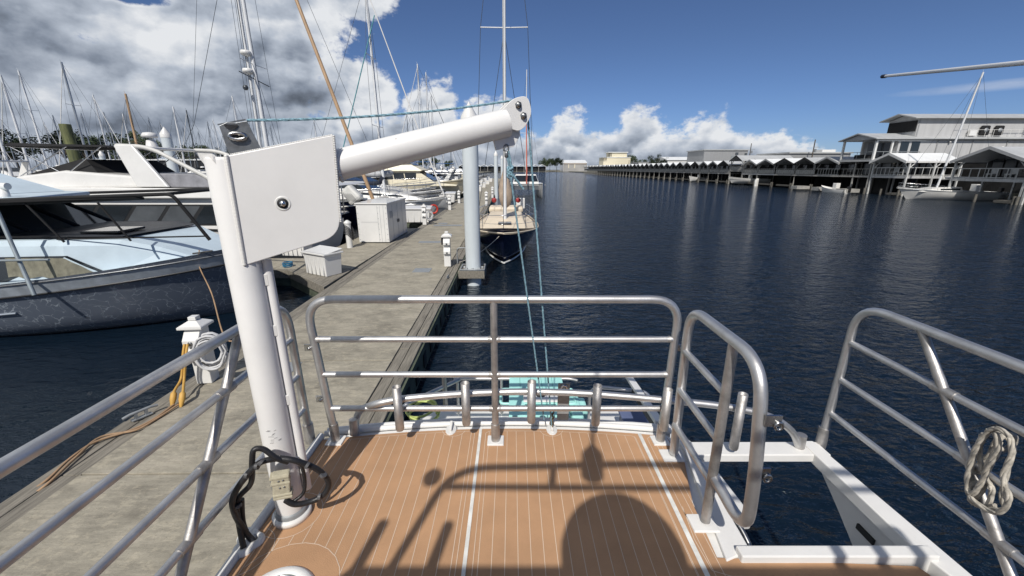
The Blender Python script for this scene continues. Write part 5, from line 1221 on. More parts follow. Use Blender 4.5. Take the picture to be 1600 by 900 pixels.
specs = [((-12.5, 36.2), 0, 12, 'express', BLUEC, WHITE2, 'white express cruiser with blue canvas before the cream trawler'),
         ((-12.5, 49.8), 0, 12, 'fly', None, WHITE2, 'white flybridge cruiser right behind the cream trawler'),
         ((-12.0, 57.5), 180, 13, 'express', NAVYC, WHITE2, 'white cruiser with navy top in the middle distance by the dock'),
         ((-12.5, 63.0), 0, 12, 'fly', BLUEC, WHITE2, 'flybridge cruiser with blue canvas further along the dock'),
         ((-12.0, 72.0), 0, 14, 'fly', None, WHITE2, 'large distant white flybridge yacht near the dock'),
         ((-12.0, 77.0), 180, 12, 'sedan', None, CREAM, 'cream distant sedan cruiser near the dock'),
         ((-12.5, 86.0), 0, 13, 'express', NAVYC, WHITE2, 'white express cruiser with navy top near the end of the dock'),
         ((-12.5, 99.0), 0, 13, 'fly', None, WHITE2, 'farthest white flybridge cruiser on the near dock'),
         ((-29.0, 30.5), 0, 12, 'express', BLACKC, WHITE2, 'white express cruiser with black top behind the mossy pile'),
         ((-27.5, 38.0), 180, 13, 'fly', BLACKC, WHITE2, 'white flybridge cruiser with black canvas behind the capped piling'),
         ((-42.0, 27.5), 0, 12, 'express', NAVYC, WHITE2, 'white cruiser with navy top at the far left'),
         ((-36.0, 45.0), 0, 13, 'sedan', None, WHITE2, 'white sedan yacht among the sailboat masts at left'),
         ((-26.0, 52.0), 180, 12, 'fly', None, WHITE2, 'white flybridge cruiser behind the radar arch'),
         ((-50.0, 42.0), 0, 13, 'fly', None, WHITE2, 'white flybridge cruiser before the trees at far left'),
         ((-24.0, 66.0), 0, 12, 'express', BLUEC, WHITE2, 'white express cruiser with blue top behind the crane'),
         ((-40.0, 60.0), 0, 12, 'sedan', None, WHITE2, 'distant white sedan cruiser below the far masts'),
         ((-33.0, 24.0), 180, 12, 'fly', None, WHITE2, 'white flybridge cruiser just left of the mossy pile'),
         ((-20.5, 33.8), 0, 12, 'express', NAVYC, WHITE2, 'white express cruiser with navy top seen under the crane arm root'),
         ((-18.0, 41.0), 180, 13, 'fly', None, WHITE2, 'white flybridge cruiser left of the cream trawler'),
         ((-19.5, 55.0), 180, 12, 'fly', None, WHITE2, 'white flybridge cruiser in the second row past the cream trawler'),
         ((-12.0, 82.5), 0, 12, 'fly', BLUEC, WHITE2, 'distant flybridge cruiser with blue canvas near the dock end'),
         ((-36.0, 36.0), 0, 12, 'sedan', None, WHITE2, 'white sedan cruiser between the mossy pile and the slim piling'),
         ((-40.5, 50.0), 180, 12, 'express', NAVYC, WHITE2, 'white cruiser with navy top in the far left rows'),
         ((-47.0, 34.0), 180, 12, 'express', BLUEC, WHITE2, 'white express cruiser with blue canvas at the far left edge'),
         ((-31.0, 58.0), 0, 13, 'fly', None, WHITE2, 'white flybridge cruiser behind the canvas frame poles'),
         ((-27.0, 76.0), 0, 14, 'fly', None, WHITE2, 'large white flybridge yacht far behind the crane plate'),
         ((-55.0, 55.0), 180, 12, 'fly', BLACKC, WHITE2, 'white flybridge cruiser with black canvas in front of the trees'),
         ((-48.0, 72.0), 0, 12, 'sedan', None, WHITE2, 'white sedan cruiser far left below the tree line'),
         ((-62.0, 66.0), 0, 13, 'fly', None, WHITE2, 'white flybridge cruiser far left under the trees'),
         ((-24.0, 92.0), 0, 13, 'express', NAVYC, WHITE2, 'far white cruiser with navy top between masts and dock'),
         ((-11.9, 92.5), 180, 12, 'express', BLUEC, WHITE2, 'far white cruiser with blue top by the dock end'),
         ((-12.0, 68.0), 180, 12, 'sedan', None, WHITE2, 'white sedan cruiser halfway down the dock'),
         ((-12.0, 105.5), 0, 12, 'sedan', None, WHITE2, 'last white sedan cruiser at the far end of the dock')]
protos = {}
for (x, y), rz, L, st, cv, hm, lab in specs:
    key = (L, st, cv.name if cv else None, hm.name)
    if key in protos: dup(protos[key], (x, y, 0), R(rz), lab, MG)
    else: protos[key] = cruiser(lab, (x, y, 0), R(rz), L, 4.1, st, hm, hm, cv, group=MG, arch=(st != 'sedan'))

# ---- blue sloop and catamaran on the right of the dock
bs = sailboat('dark blue sailboat with cream deck moored bow-on at the right of the dock', (-.30, 18.75, 0), R(-90), 9.8, 3.0, 15.2, NAVY, CREAMD, MASTW, TANC, furl=None, detail=2, r=.075, rakeb=0.0, mx=.13, boomcov=None, fine=2.0, rake=.10)
hb_, hf, sh = hull_mesh(9.8, 3.0, 1.26, .89, .89, .10, 2.0, .8, .3, .72)
for sg in (-1, 1):
    b = MB(); b.tube([(-4.9 + 9.8 * t / 30 - .98 * .72 * (t / 30) ** 2.5, sg * (hf(min(t / 30, .999)) * (1 - (1 - .28) ** 2.6) ** .5 * (.8 + .2 * .28) * (1 - .35 * (t / 30) ** 3 * .72) + .012), .06) for t in range(31)], .035, 6); b.build('boot_stripe', WHITE2, bs)
g = MB(); g.box((1.9, 0, sh(.6) + .26), (.5, .55, .05)); g.build('fore_hatch', GLASS, bs, bevel=.02)
g = MB()
for sg in (-1, 1): g.ball((-2.4, sg * .62, sh(.3) + .95), .13, (.5, 1, 1)); 
g.build('horseshoe_buoy', mat('dark_red', (.30, .02, .02), .5), bs)
MB().box((-3.0, .75, sh(.2) + .75), (.12, .45, .55)).build('stern_panel', WHITE2, bs, bevel=.03)
MB().box((-2.2, 0, sh(.3) + .55), (1.3, 1.7, .25)).build('cockpit_coaming', CREAMD, bs, bevel=.08)
# loosely wrapped tan sail on the mast
o = MB(); n = 14; prof_ = [(.05, 1.75), (.20, 1.9), (.27, 2.2), (.26, 2.55), (.17, 2.95), (.08, 3.3), (.04, 3.6)]
vs = []; sg_ = 18
for r_, z in prof_:
    for k in range(sg_):
        a = 2 * math.pi * k / sg_; q = r_ * (1 + .18 * math.sin(a * 3 + z * 1.7) + .08 * math.sin(a * 7 - z * 3)); vs.append(Vector((1.05 + q * math.cos(a) * 1.1, q * math.sin(a), z)))
o.add(vs, [(i * sg_ + k, i * sg_ + (k + 1) % sg_, (i + 1) * sg_ + (k + 1) % sg_, (i + 1) * sg_ + k) for i in range(len(prof_) - 1) for k in range(sg_)], True); o.build('wrapped_sail', TANC, bs)
b_ = Vector((-.45, 14.1, 1.12)); e_ = D(-1.6, 12.6, DZ)
tag(MB().tube([b_.lerp(e_, i / 12) - Vector((0, 0, .5 * (i / 12) * (1 - i / 12))) for i in range(13)], .012, 6).build('mooring_line', ROPEW), 'pale mooring line from the blue sailboat bow to the dock', 'rope')
ct = thing('catamaran', 'white catamaran with dark underside and red furled sail beyond the blue sailboat', 'catamaran', (1.75, 54, 0), R(-90))
ct.scale = (.9, .80, .95)
for sg in (-1, 1):
    hb_, hf, sh = hull_mesh(11, 1.5, 1.7, 1.5, 1.4, .02, 1.4, .8, .3, .8); hb_.v = [v + Vector((0, sg * 2.35, 0)) for v in hb_.v]; hb_.build('hull', WHITE2, ct)
MB().bx(-5, 3.2, -2.4, 2.4, .95, 1.5).build('bridge_deck', GREYP, ct); MB().bx(-5, 3.3, -2.9, 2.9, 1.5, 1.62).build('deck', WHITE2, ct)
cab_ = MB().cabin([(-3.5, 1.6), (-3.5, 2.75), (1.2, 2.85), (2.5, 1.6)], 2.1, 1.6).build('cabin', WHITE2, ct, bevel=.1)
g = MB(); g.prism([(1.45, -1.6, 2.65), (1.45, 1.6, 2.65), (2.2, 1.85, 1.95), (2.2, -1.85, 1.95)], (.05, 0, .05)); g.build('window', GLASS, cab_)
m = MB().tube([(1.0, 0, 2.8), (1.0, 0, 15.4)], .09, 8, r1=.06).build('mast', MASTW, ct); MB().tube([(1.0, -1.1, 8), (1.0, 1.1, 8)], .03, 6).build('spreader', MASTW, m)
MB().tube([(5.0, 0, 1.7), (1.1, 0, 11)], .12, 8, r1=.05).build('furled_jib', REDM, ct)
g = MB(); [g.tube([(0, sg * 2.6, 1.6), (1.0, sg * 1.1, 8), (1.0, 0, 15)], .012, 4) for sg in (-1, 1)]; g.tube([(5.3, -2.3, 1.7), (5.3, 2.3, 1.7)], .06, 8); g.build('rigging', WIRE, ct)

# ---- the forest of masts at left: (px at horizon, top py, forward metres)
SG = 'sailboats moored in the marina at left'
masts = [(46, 117, 40, MASTW, .09), (75, 110, 46, MASTW, .08), (15, 170, 34, MASTW, .09), (92, 191, 74, MASTW, .07), (107, 180, 66, MASTA, .08), (141, 97, 44, MASTA, .09), (151, 177, 62, MASTA, .07),
         (177, 148, 56, MASTW, .08), (184, 175, 70, MASTA, .07), (212, 178, 68, MASTW, .08), (190, 199, 92, MASTW, .07), (250, 183, 75, MASTA, .07), (268, 190, 84, MASTA, .07), (290, 167, 60, MASTW, .10), (310, 172, 64, WIRE, .07),
         (338, 190, 80, MASTA, .08), (349, 187, 78, MASTW, .07), (359, 204, 110, MASTA, .07), (384, 150, 52, MASTW, .08), (420, 188, 72, MASTW, .09), (500, 186, 80, MASTW, .07), (598, -30, 30, MASTW, .085),
         (661.5, 100, 58, MASTW, .08), (674, 113, 66, MASTW, .08), (678.5, 147, 82, MASTW, .08), (694, 190, 105, MASTW, .07), (640, 178, 95, MASTA, .07), (705, 200, 120, MASTA, .07), (28, 190, 88, MASTA, .07), (60, 205, 100, MASTA, .07),
         (130, 200, 96, MASTA, .07), (225, 200, 104, MASTA, .07), (322, 205, 118, MASTA, .07), (300, 198, 100, MASTA, .07), (434, 196, 90, MASTA, .07), (650, 185, 110, MASTA, .07), (8, 205, 84, MASTA, .07), (168, 208, 112, MASTA, .07)]
where = ['behind the blue swirled boat', 'among the masts left of the crane', 'in the mast cluster beside the crane plate', 'past the crane arm near the dock']
rn = random.Random(11); protos2 = {}; cols = [('white', WHITE2), ('navy', NAVY), ('white', WHITE2), ('white', WHITE2)]; covs = [('blue', BLUEC), ('tan', TANC), ('black', BLACKC), ('navy', NAVYC)]
masts.sort(key=lambda a: a[0])
for i, (px, ty, F, mm, rr) in enumerate(masts):
    x = (px - 800) / 657 * F; d = ray(px, ty); mh = 3.4 + d.z / d.y * F
    mx = px
    cn_, cm = cols[i % 4]; vn, vm = covs[i % 4 if i % 3 else (i + 1) % 4]
    rz = (0, 180)[i % 2] + rn.uniform(-3, 3)
    Ls = min(13, max(8.5, mh * .72)); off = Ls * .08 * math.cos(R(rz))
    sailboat('%s sailboat with %s sail cover, mast %s counting from the left edge' % (cn_, vn, ORD[i]), (x - off, F, 0), R(rz), Ls, Ls * .3, mh, cm, OFFW, mm, vm, group=SG, spread=2 if mh > 12.5 else 1, rakeb=rn.uniform(0, .02), r=rr * 1.3, detail=1 if F < 60 else 0, furl=WHITE2 if i % 3 == 0 else None)
# wooden masts
sailboat('sailboat with varnished wooden mast among the masts at left', ((232 - 800) / 657 * 40, 40, 0), R(175), 9, 2.9, 9.9, WHITE2, OFFW, WOODM, TANC, group=SG, r=.12, rakeb=.03)
# the tall cluttered mast just behind the crane plate
tm = sailboat('large sailboat with very tall cluttered mast carrying two radar domes behind the crane plate', ((449 - 800) / 657 * 28, 28, 0), R(180), 14, 4.2, 24, WHITE2, OFFW, MASTW, NAVYC, group=SG, r=.13, spread=2, rakeb=0.0)
g = MB()
for z, dx in ((9.1, .3), (10.1, .25)): g.rev((1.12 + dx, .2, z), [(.05, -.1), (.28, 0), (.32, .1), (.28, .22), (0, .26)], 14); g.box((1.12 + dx / 2, .1, z - .05), (dx, .06, .05))
build_each(g, 'radar_dome', WHITE2, tm); MB().tube([(1.62, 0, 1.8), (1.22, 0, 23)], .09, 8).build('second_spar', MASTW, tm); g = MB()
for k, dx in enumerate((-.35, .3, .42, .5, .62, .75)): g.tube([(1.12 + dx, .3 * (-1) ** k, 1.6), (1.12 + dx * .25, .1, 23)], .013, 4)
g.tube([(1.12, -1.4, 8.6), (1.12, 1.6, 8.9)], .03, 6); g.ball((1.5, .6, 8.2), .16); g.ball((1.3, -.3, 7.6), .14); g.build('halyards', WIRE, tm)
s1 = EYE + ray(585, 24) * (30 / ray(585, 24).y); s2 = EYE + ray(520, 300) * (28 / ray(520, 300).y)
tag(MB().tube([s1, s2], .035, 6).build('stay_line', mat('teal_line', (.08, .30, .34), .7)), 'teal line slanting down from the white mast left of the arm', 'rope')
s1 = EYE + ray(341, -10) * (34 / ray(341, -10).y); s2 = EYE + ray(303, 195) * (34 / ray(303, 195).y); s3 = EYE + ray(272, 262) * (34 / ray(272, 262).y)
tag(MB().tube([s1, s2, s3], .018, 5).build('stay_wire', WIRE), 'thin dark wire slanting across the cloud above the arch', 'wire')

# ------------------------------------------------------------------ right bank boathouses (gables face the canal)
BX = 50.0
def rail_mesh(b, p, q, h=1.0, n=10, r=.03, slats=True):
    p = Vector(p); q = Vector(q); u = Vector((0, 0, 1))
    b.tube([p + u * h, q + u * h], r * 1.2, 6); b.tube([p + u * .1, q + u * .1], r, 6)
    for i in range(n + 1): c = p.lerp(q, i / n); b.tube([c, c + u * h], r, 5)
def boathouse(label, y, wd, roofm, trim, bal=True, dep=11, ridge=5.2, eave=4.25, fl=2.4, wallm=DARKW, postm=POSTW, railm=None, x=None, group='gabled boathouses on the right bank', white=False, solid=True):
    t = thing('boathouse', label, 'boathouse', (BX if x is None else x, y, 0), 0, group); h = wd / 2
    e = .18
    MB().prism([(-.5, -h - .05, eave), (-.5, 0, ridge), (-.5, h + .05, eave), (-.5, h + .05, eave - e * .6), (-.5, 0, ridge - e), (-.5, -h - .05, eave - e * .6)], (dep + .8, 0, 0)).build('roof', roofm, t)
    g = MB(); 
    for s_ in (-1, 1): g.prism([(-.56, s_ * (h + .1), eave - .02), (-.56, 0, ridge + .04), (-.56, 0, ridge - .24), (-.56, s_ * (h + .1), eave - .28)], (.05, 0, 0))
    g.build('gable_trim', trim, t)
    g = MB(); n = 2
    for s_ in (-1, 1): g.box((0, s_ * h, (eave - .1) / 2), (.16, .16, eave - .1 + .0)); MB().tube([(0, s_ * h, eave - 1.0), (0, s_ * (h - .8), eave - .15)], .06, 6).build('brace', postm, t)
    for xx in (3.5, 7): 
        for s_ in (-1, 1): g.box((xx, s_ * h, eave / 2), (.16, .16, eave))
    build_each(g, 'post', postm, t)
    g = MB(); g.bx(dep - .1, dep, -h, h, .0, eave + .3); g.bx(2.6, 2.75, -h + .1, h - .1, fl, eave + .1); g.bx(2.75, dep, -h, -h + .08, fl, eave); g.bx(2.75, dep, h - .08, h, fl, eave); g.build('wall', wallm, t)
    g = MB(); g.prism([(2.58, -h + .1, eave + .1), (2.58, 0, ridge - .1), (2.58, h - .1, eave + .1)], (.1, 0, 0)); g.build('gable_wall', wallm, t)
    for s_ in (-.5, .5): MB().bx(2.52, 2.58, s_ * h - .5, s_ * h + .5, fl + .5, fl + 1.6).build('window', GLASS, t)
    MB().bx(-.1, dep, -h, h, fl - .22, fl).build('balcony_floor', trim if white else POSTW, t)
    if bal:
        g = MB(); rail_mesh(g, (0, -h, fl), (0, h, fl), .95, 9); 
        if solid: g.bx(.02, .05, -h + .05, h - .05, fl + .12, fl + .8)
        g.build('balcony_rail', railm or POSTW, t)
    g = MB()
    for s_ in (-1, 1): g.cyl((-.3, s_ * (h - .2), -.8), (-.3, s_ * (h - .2), .9), .11, 8)
    g.box((0, -h * .2, .45), (.3, wd * .8, .25)); build_each(g, 'fender_pile', PILED, t)
    return t
pa = boathouse('grey gabled boathouse just beyond the big grey house', 66.5, 5.2, ROOFG, GREYL, railm=mat('pale_rail', (.6, .6, .58), .5), solid=False)
pb = boathouse('dark gabled boathouse, second beyond the big grey house', 71.6, 5.0, ROOFG, DARKW)
pc = boathouse('dark gabled boathouse with pale balcony, third beyond the big grey house', 76.9, 5.6, ROOFW, DARKW)
pd = boathouse('grey gabled boathouse with slatted balcony, fourth beyond the big grey house', 82.5, 5.6, ROOFW, GREYL, white=True)
pe = boathouse('grey gabled boathouse with slatted balcony, fifth beyond the big grey house', 88.1, 5.4, ROOFW, GREYL, white=True)
boathouse('taller dark boathouse rising above its neighbours', 93.6, 5.0, ROOFG, DARKW, ridge=6.2, eave=5.1, fl=3.0)
pr5 = [(pb, 5.0), (pc, 5.6), (pd, 5.6), (pe, 5.4)]
y = 98.9
small = [boathouse('dark gabled boathouse, first past the taller one', y, 5.1, ROOFG, DARKW), boathouse('grey trimmed boathouse, second past the taller one', y + 5.1, 5.1, ROOFW, GREYL)]
y += 10.2; i = 2
while y < 292:
    src = small[(1, 1, 1, 0, 1, 0)[i % 6]] if i < 14 else small[i % 2]
    dup(src, (BX, y, 0), 0, '%s gabled boathouse along the right bank past the taller one' % ORD[i] if i < 40 else 'far gabled boathouse', 'gabled boathouses on the right bank'); y += 5.1; i += 1
# big foreground boathouses at the right edge
def bigroof(label, y0, y1, x1, ridge, eave, fl, roofm, trim, x0=BX, open_side=True):
    t = thing('boathouse', label, 'boathouse', (x0, (y0 + y1) / 2, 0), 0, 'large open boathouses at right'); h = (y1 - y0) / 2; dep = x1 - x0
    MB().prism([(-.6, -h - .1, eave), (-.6, 0, ridge), (-.6, h + .1, eave), (-.6, h + .1, eave - .15), (-.6, 0, ridge - .22), (-.6, -h - .1, eave - .15)], (dep + .8, 0, 0)).build('roof', roofm, t)
    g = MB(); 
    for s_ in (-1, 1): g.prism([(-.66, s_ * (h + .14), eave + .02), (-.66, 0, ridge + .06), (-.66, 0, ridge - .25), (-.66, s_ * (h + .14), eave - .28)], (.05, 0, 0))
    g.bx(-.6, dep, -h - .14, -h - .1, eave - .2, eave + .02); g.build('roof_trim', trim, t)
    g = MB(); br_ = MB(); nx = max(2, int(dep / 3.2))
    for s_ in (-1, 1):
        for k in range(nx + 1): xx = dep * k / nx; g.box((xx, s_ * h, (eave - .1) / 2), (.17, .17, eave - .1)); br_.tube([(xx, s_ * h, eave - 1.0), (xx, s_ * (h - .9), eave - .1)], .055, 6)
        for k in range(nx): xx = dep * k / nx; br_.tube([(xx, s_ * h, eave - .9), (xx + .8, s_ * h, eave - .1)], .055, 6)
    build_each(g, 'post', mat('pale_post', (.62, .62, .6), .6, var=.1), t); build_each(br_, 'brace', MATS['pale_post'], t)
    MB().bx(-.1, dep, -h, h, fl - .3, fl).build('balcony_floor', mat('pale_fascia', (.5, .5, .49), .6), t)
    g = MB(); rail_mesh(g, (0, -h, fl), (0, h, fl), 1.0, 8, .042); rail_mesh(g, (0, -h, fl), (dep, -h, fl), 1.0, 7, .035); g.build('balcony_rail', mat('pale_rail', (.6, .6, .58), .5), t)
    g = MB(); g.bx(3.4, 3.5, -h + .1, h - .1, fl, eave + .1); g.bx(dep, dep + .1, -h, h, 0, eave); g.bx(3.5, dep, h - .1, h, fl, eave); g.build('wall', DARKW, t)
    g = MB(); g.prism([(3.38, -h + .1, eave + .1), (3.38, 0, ridge - .25), (3.38, h - .1, eave + .1)], (.1, 0, 0)); g.build('gable_wall', GREYW, t)
    for k in range(5): MB().bx(3.3, 3.38, -h + .5 + k * (2 * h - 1) / 5, -h + .3 + (k + 1) * (2 * h - 1) / 5, fl + .2, fl + 2.0).build('window', GLASSG if k % 2 else GLASS, t)
    g = MB()
    for k in range(3): g.cyl((-.5, -h + h * k, -1), (-.5, -h + h * k, .8), .12, 8)
    g.bx(-.6, 1.0, -h, -h + 1.6, .1, .35); build_each(g, 'fender_pile', PILED, t)
    g = MB()
    for yy in (-h * .3, h * .2): g.box((1.2, yy, fl + .45), (.6, .6, .08)); [g.box((1.2 + a, yy + c, fl + .22), (.05, .05, .44)) for a in (-.25, .25) for c in (-.25, .25)]; g.box((1.45, yy, fl + .75), (.06, .6, .6))
    g.build('balcony_chair', mat('pale_rail', (.6, .6, .58), .5), t)
    return t
bigroof('open boathouse with bright white roof in front of the grey house', 53.0, 58.2, 56.5, 5.35, 4.3, 2.5, ROOFW, WHITE2)
bigroof('open boathouse with grey hip roof and long balcony at the right edge', 40.2, 47.0, 64, 5.55, 4.2, 2.4, ROOFG, GREYL, 49.5)
bigroof('next open boathouse, mostly cut off by the right edge', 33.0, 39.9, 64, 5.4, 4.2, 2.4, ROOFG, GREYL, 49.5)
# shaded undercroft wall that closes the slips
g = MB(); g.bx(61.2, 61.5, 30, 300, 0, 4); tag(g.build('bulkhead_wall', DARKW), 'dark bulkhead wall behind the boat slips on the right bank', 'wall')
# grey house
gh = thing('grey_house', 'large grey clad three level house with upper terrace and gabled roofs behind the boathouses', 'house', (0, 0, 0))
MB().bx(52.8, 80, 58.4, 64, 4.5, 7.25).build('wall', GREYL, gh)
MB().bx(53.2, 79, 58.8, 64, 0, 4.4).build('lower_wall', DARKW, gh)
g = MB()
for xx in (50.0, 53.0): 
    for yy in (58.6, 61.3, 63.9): g.box((xx, yy, 2.2), (.16, .16, 4.4))
build_each(g, 'lower_post', POSTW, gh)
MB().bx(49.9, 53.2, 58.5, 64, 2.2, 2.4).build('balcony_floor', POSTW, gh)
g = MB(); rail_mesh(g, (50.0, 58.6, 2.4), (50.0, 64, 2.4), .95, 8, .03); rail_mesh(g, (50.0, 58.55, 2.4), (53.1, 58.55, 2.4), .95, 5, .03); g.build('lower_rail', POSTW, gh)
for k in range(3): MB().bx(53.12, 53.2, 59.1 + k * 1.6, 60.4 + k * 1.6, 2.6, 4.1).build('lower_window', GLASSG, gh)
MB().bx(49.6, 80, 58.3, 64.2, 4.35, 4.62).build('terrace_floor', GREYL, gh)
def gable_roof(x0, x1, y0, y1, ze, zr, m, par, nm='roof'):
    ym = (y0 + y1) / 2; MB().prism([(x0, y0, ze), (x0, ym, zr), (x0, y1, ze), (x0, y1, ze - .12), (x0, ym, zr - .15), (x0, y0, ze - .12)], (x1 - x0, 0, 0)).build(nm, m, par)
gable_roof(49.2, 81, 57.9, 64.6, 7.35, 8.2, ROOFG, gh)
g = MB(); g.prism([(49.5, 58.3, 7.25), (49.5, 61.25, 8.02), (49.5, 64.2, 7.25)], (.12, 0, 0)); g.build('gable', GREYL, gh)
g = MB()
for yy in (58.45, 64.05): g.bx(49.7, 49.95, yy - .12, yy + .12, 4.62, 7.3)
for xx in (51.9,): g.bx(xx, xx + .2, 58.33, 58.53, 4.62, 7.2)
g.bx(52.5, 52.78, 63.9, 64.1, 4.62, 7.2); g.bx(49.7, 56.4, 58.32, 58.5, 7.0, 7.26); build_each(g, 'terrace_post', WHITE2, gh)
for x0, x1 in ((53.1, 54.2), (54.6, 55.7)): MB().bx(x0, x1, 58.34, 58.42, 4.8, 6.9).build('window', GLASS, gh)
MB().bx(52.72, 52.8, 59.2, 63.2, 4.8, 6.9).build('terrace_window', GLASS, gh)
g = MB(); rail_mesh(g, (49.75, 58.4, 4.62), (49.75, 64, 4.62), 1.0, 4, .03); rail_mesh(g, (49.75, 58.36, 4.62), (56, 58.36, 4.62), 1.0, 5, .03); g.build('terrace_rail', PLATE, gh)
MB().bx(50.4, 51.4, 60, 62.5, 4.62, 5.3).build('sofa', BLACKC, gh, bevel=.08)
MB().bx(55.2, 70.0, 58.9, 63.4, 7.6, 10.0).build('upper_wall', GREYL, gh)
gable_roof(54.2, 72.4, 58.3, 64, 10.0, 10.75, ROOFG, gh, 'upper_roof')
g = MB(); g.prism([(55.1, 58.9, 9.9), (55.1, 61.1, 10.5), (55.1, 63.4, 9.9)], (.1, 0, 0)); g.build('upper_gable', GREYL, gh)
MB().bx(55.1, 55.19, 59.0, 63.3, 8.3, 9.7).build('dark_screen', BLACKC, gh)
g = MB()
for xx in (58.0, 62.8, 67.5): g.bx(xx, xx + .12, 58.32, 58.4, 4.6, 7.2)
for xx in (55.3, 69.8): g.bx(xx, xx + .15, 58.84, 58.9, 7.6, 10)
g.bx(49.6, 80, 58.2, 58.38, 7.1, 7.3); g.build('trim', GREYW, gh)
g = MB(); rail_mesh(g, (62, 58.5, 7.55), (70, 58.5, 7.55), .9, 7, .025); g.cyl((71.2, 58.9, 7.6), (71.2, 58.9, 10), .08, 8); g.build('balcony_rail', WHITE2, gh)
for xx in (64.3, 66.2):
    o = MB(); o.rev((xx, 58.6, 8.35), [(.62, -.1), (.62, .1), (0, .12)], 4, (0, -1, 0)); o = MB(); o.bx(xx - .6, xx + .6, 58.52, 58.8, 7.75, 9.0); w_ = o.build('air_conditioner', BLACKC, gh, bevel=.15); MB().rev((xx, 58.5, 8.4), [(0, .02), (.28, .02), (.28, 0)], 16, (0, -1, 0)).build('fan', PLATE, w_)
MB().bx(62.2, 63.2, 58.5, 58.8, 7.7, 8.4).build('ac_unit', WHITE2, gh, bevel=.03)
g = MB(); g.rev((67.0, 58.3, 6.2), [(0, .25), (.12, .25), (.16, 0)], 10, (0, -1, -.4)); g.rev((59.6, 58.3, 6.9), [(0, .2), (.08, .2), (.1, 0)], 10, (0, -1, -.4)); g.build('wall_lamp', WHITE2, gh)
# buildings behind the boathouses
def block(label, cat, x0, x1, y0, y1, z, wm, rm, name, flat=True, wins=(), pitch=.6, zb=.4):
    t = thing(name, label, cat, (0, 0, 0)); MB().bx(x0, x1, y0, y1, zb, z).build('wall', wm, t)
    if flat: MB().bx(x0 - .3, x1 + .3, y0 - .3, y1 + .3, z, z + .3).build('roof', rm, t)
    else:
        xm = (x0 + x1) / 2; ym = (y0 + y1) / 2
        MB().prism([(x0 - .4, y0 - .4, z), (x0 - .4, ym, z + pitch), (x0 - .4, y1 + .4, z), (x0 - .4, y1 + .4, z - .15), (x0 - .4, y0 - .4, z - .15)], (x1 - x0 + .8, 0, 0)).build('roof', rm, t)
    for a, b_, c, d_ in wins: MB().bx(a, b_, y0 - .06, y0 + .01, c, d_).build('window', GLASSG, t)
    return t
t = block('wide grey flat-roofed building behind the slatted boathouses', 'building', 62, 76, 137, 150, 9.0, GREYW, ROOFG, 'grey_building', True, ((72, 73, 7.6, 8.4), (75, 75.8, 7.4, 8.2)))
MB().bx(70.8, 72.6, 136.8, 137.1, 5.8, 7.4).build('vent_box', PLATE, t); MB().bx(74.8, 75.6, 136.85, 137.0, 5.4, 7.0).build('door', WHITE2, t)
block('low white-roofed building left of the wide grey one', 'building', 63, 73, 171, 185, 6.8, WHITE2, ROOFW, 'white_building', False, ((71, 72, 4.5, 5.4),), 1.3)
t = block('cream two-tier building above the far boathouses', 'building', 54, 70, 250, 262, 9.6, CREAMW, ROOFW, 'cream_building', True, ())
t2 = MB(); t2.bx(58, 68, 251, 261, 9.9, 12.4); t2.build('upper_floor', CREAMW, t); MB().bx(56.8, 68.5, 250.4, 261.5, 12.4, 12.8).build('upper_roof', ROOFW, t)
g = MB(); [g.bx(54 + k * .7, 54.3 + k * .7, 249.3, 249.6, 8.2, 9.8) for k in range(3)]; [g.bx(57 + k * .7, 57.3 + k * .7, 250.2, 250.5, 10.4, 12.4) for k in range(3)]; build_each(g, 'shutter', DARKW, t)
t = block('long pale warehouse standing alone at the end of the canal', 'warehouse', 55, 80, 450, 480, 9.2, mat('warehouse_grey', (.38, .37, .35), .7, var=.08, vscale=.15), ROOFW, 'warehouse', False, (), 3.2, .2)
MB().bx(54.6, 55.2, 450, 480, .2, 9).build('white_end', WHITE2, t)
for xx in (60, 66.5): MB().bx(xx, xx + 1.0, 449.8, 450.1, 3.8, 7.8).build('panel', CREAMW, t)
MB().bx(55.5, 79.5, 449.7, 449.95, 7.8, 9.1).build('upper_band', mat('tan_band', (.45, .39, .33), .7), t)
block('low wide grey roofed shed between cream and white buildings', 'shed', 78, 110, 260, 275, 7.0, GREYL, ROOFG, 'grey_shed')
block('long grey roof behind the slatted boathouses', 'building', 61.5, 75, 94, 106, 6.6, GREYW, ROOFG, 'long_grey_building', True)
MB().bx(70, 73, 96, 99, 6.9, 7.5).build('roof_unit', WHITE2, bpy.data.objects['long_grey_building'])
FB = 'distant boathouses closing the canal'
fb = None
for k in range(13):
    x = -52 + k * 7.6
    if k in (12,): continue
    if fb is None:
        fb = thing('far_boathouse', 'distant dark gabled boathouse, first from the left at the canal end', 'boathouse', (x, 440, 0), 0, FB)
        MB().prism([(-3.9, 0, 5.6), (0, 0, 7.6), (3.9, 0, 5.6), (3.9, 0, 5.2), (0, 0, 7.1), (-3.9, 0, 5.2)], (0, 14, 0)).build('roof', ROOFW, fb)
        g = MB(); g.bx(-3.8, 3.8, 3, 13.8, .5, 5.4); g.build('wall', DARK, fb); g = MB(); [g.bx(s_ * 3.7 - .15, s_ * 3.7 + .15, 0, .3, -.5, 5.5) for s_ in (-1, 1)]; g.build('post', POSTW, fb)
    else: dup(fb, (x, 440, 0), 0, 'distant dark gabled boathouse, %s from the left at the canal end' % ORD[k], FB)
t = block('long white covered dock roof on the far left beyond the masts', 'covered dock', -118, -72, 118, 124, 5.6, DARK, ROOFW, 'covered_dock')
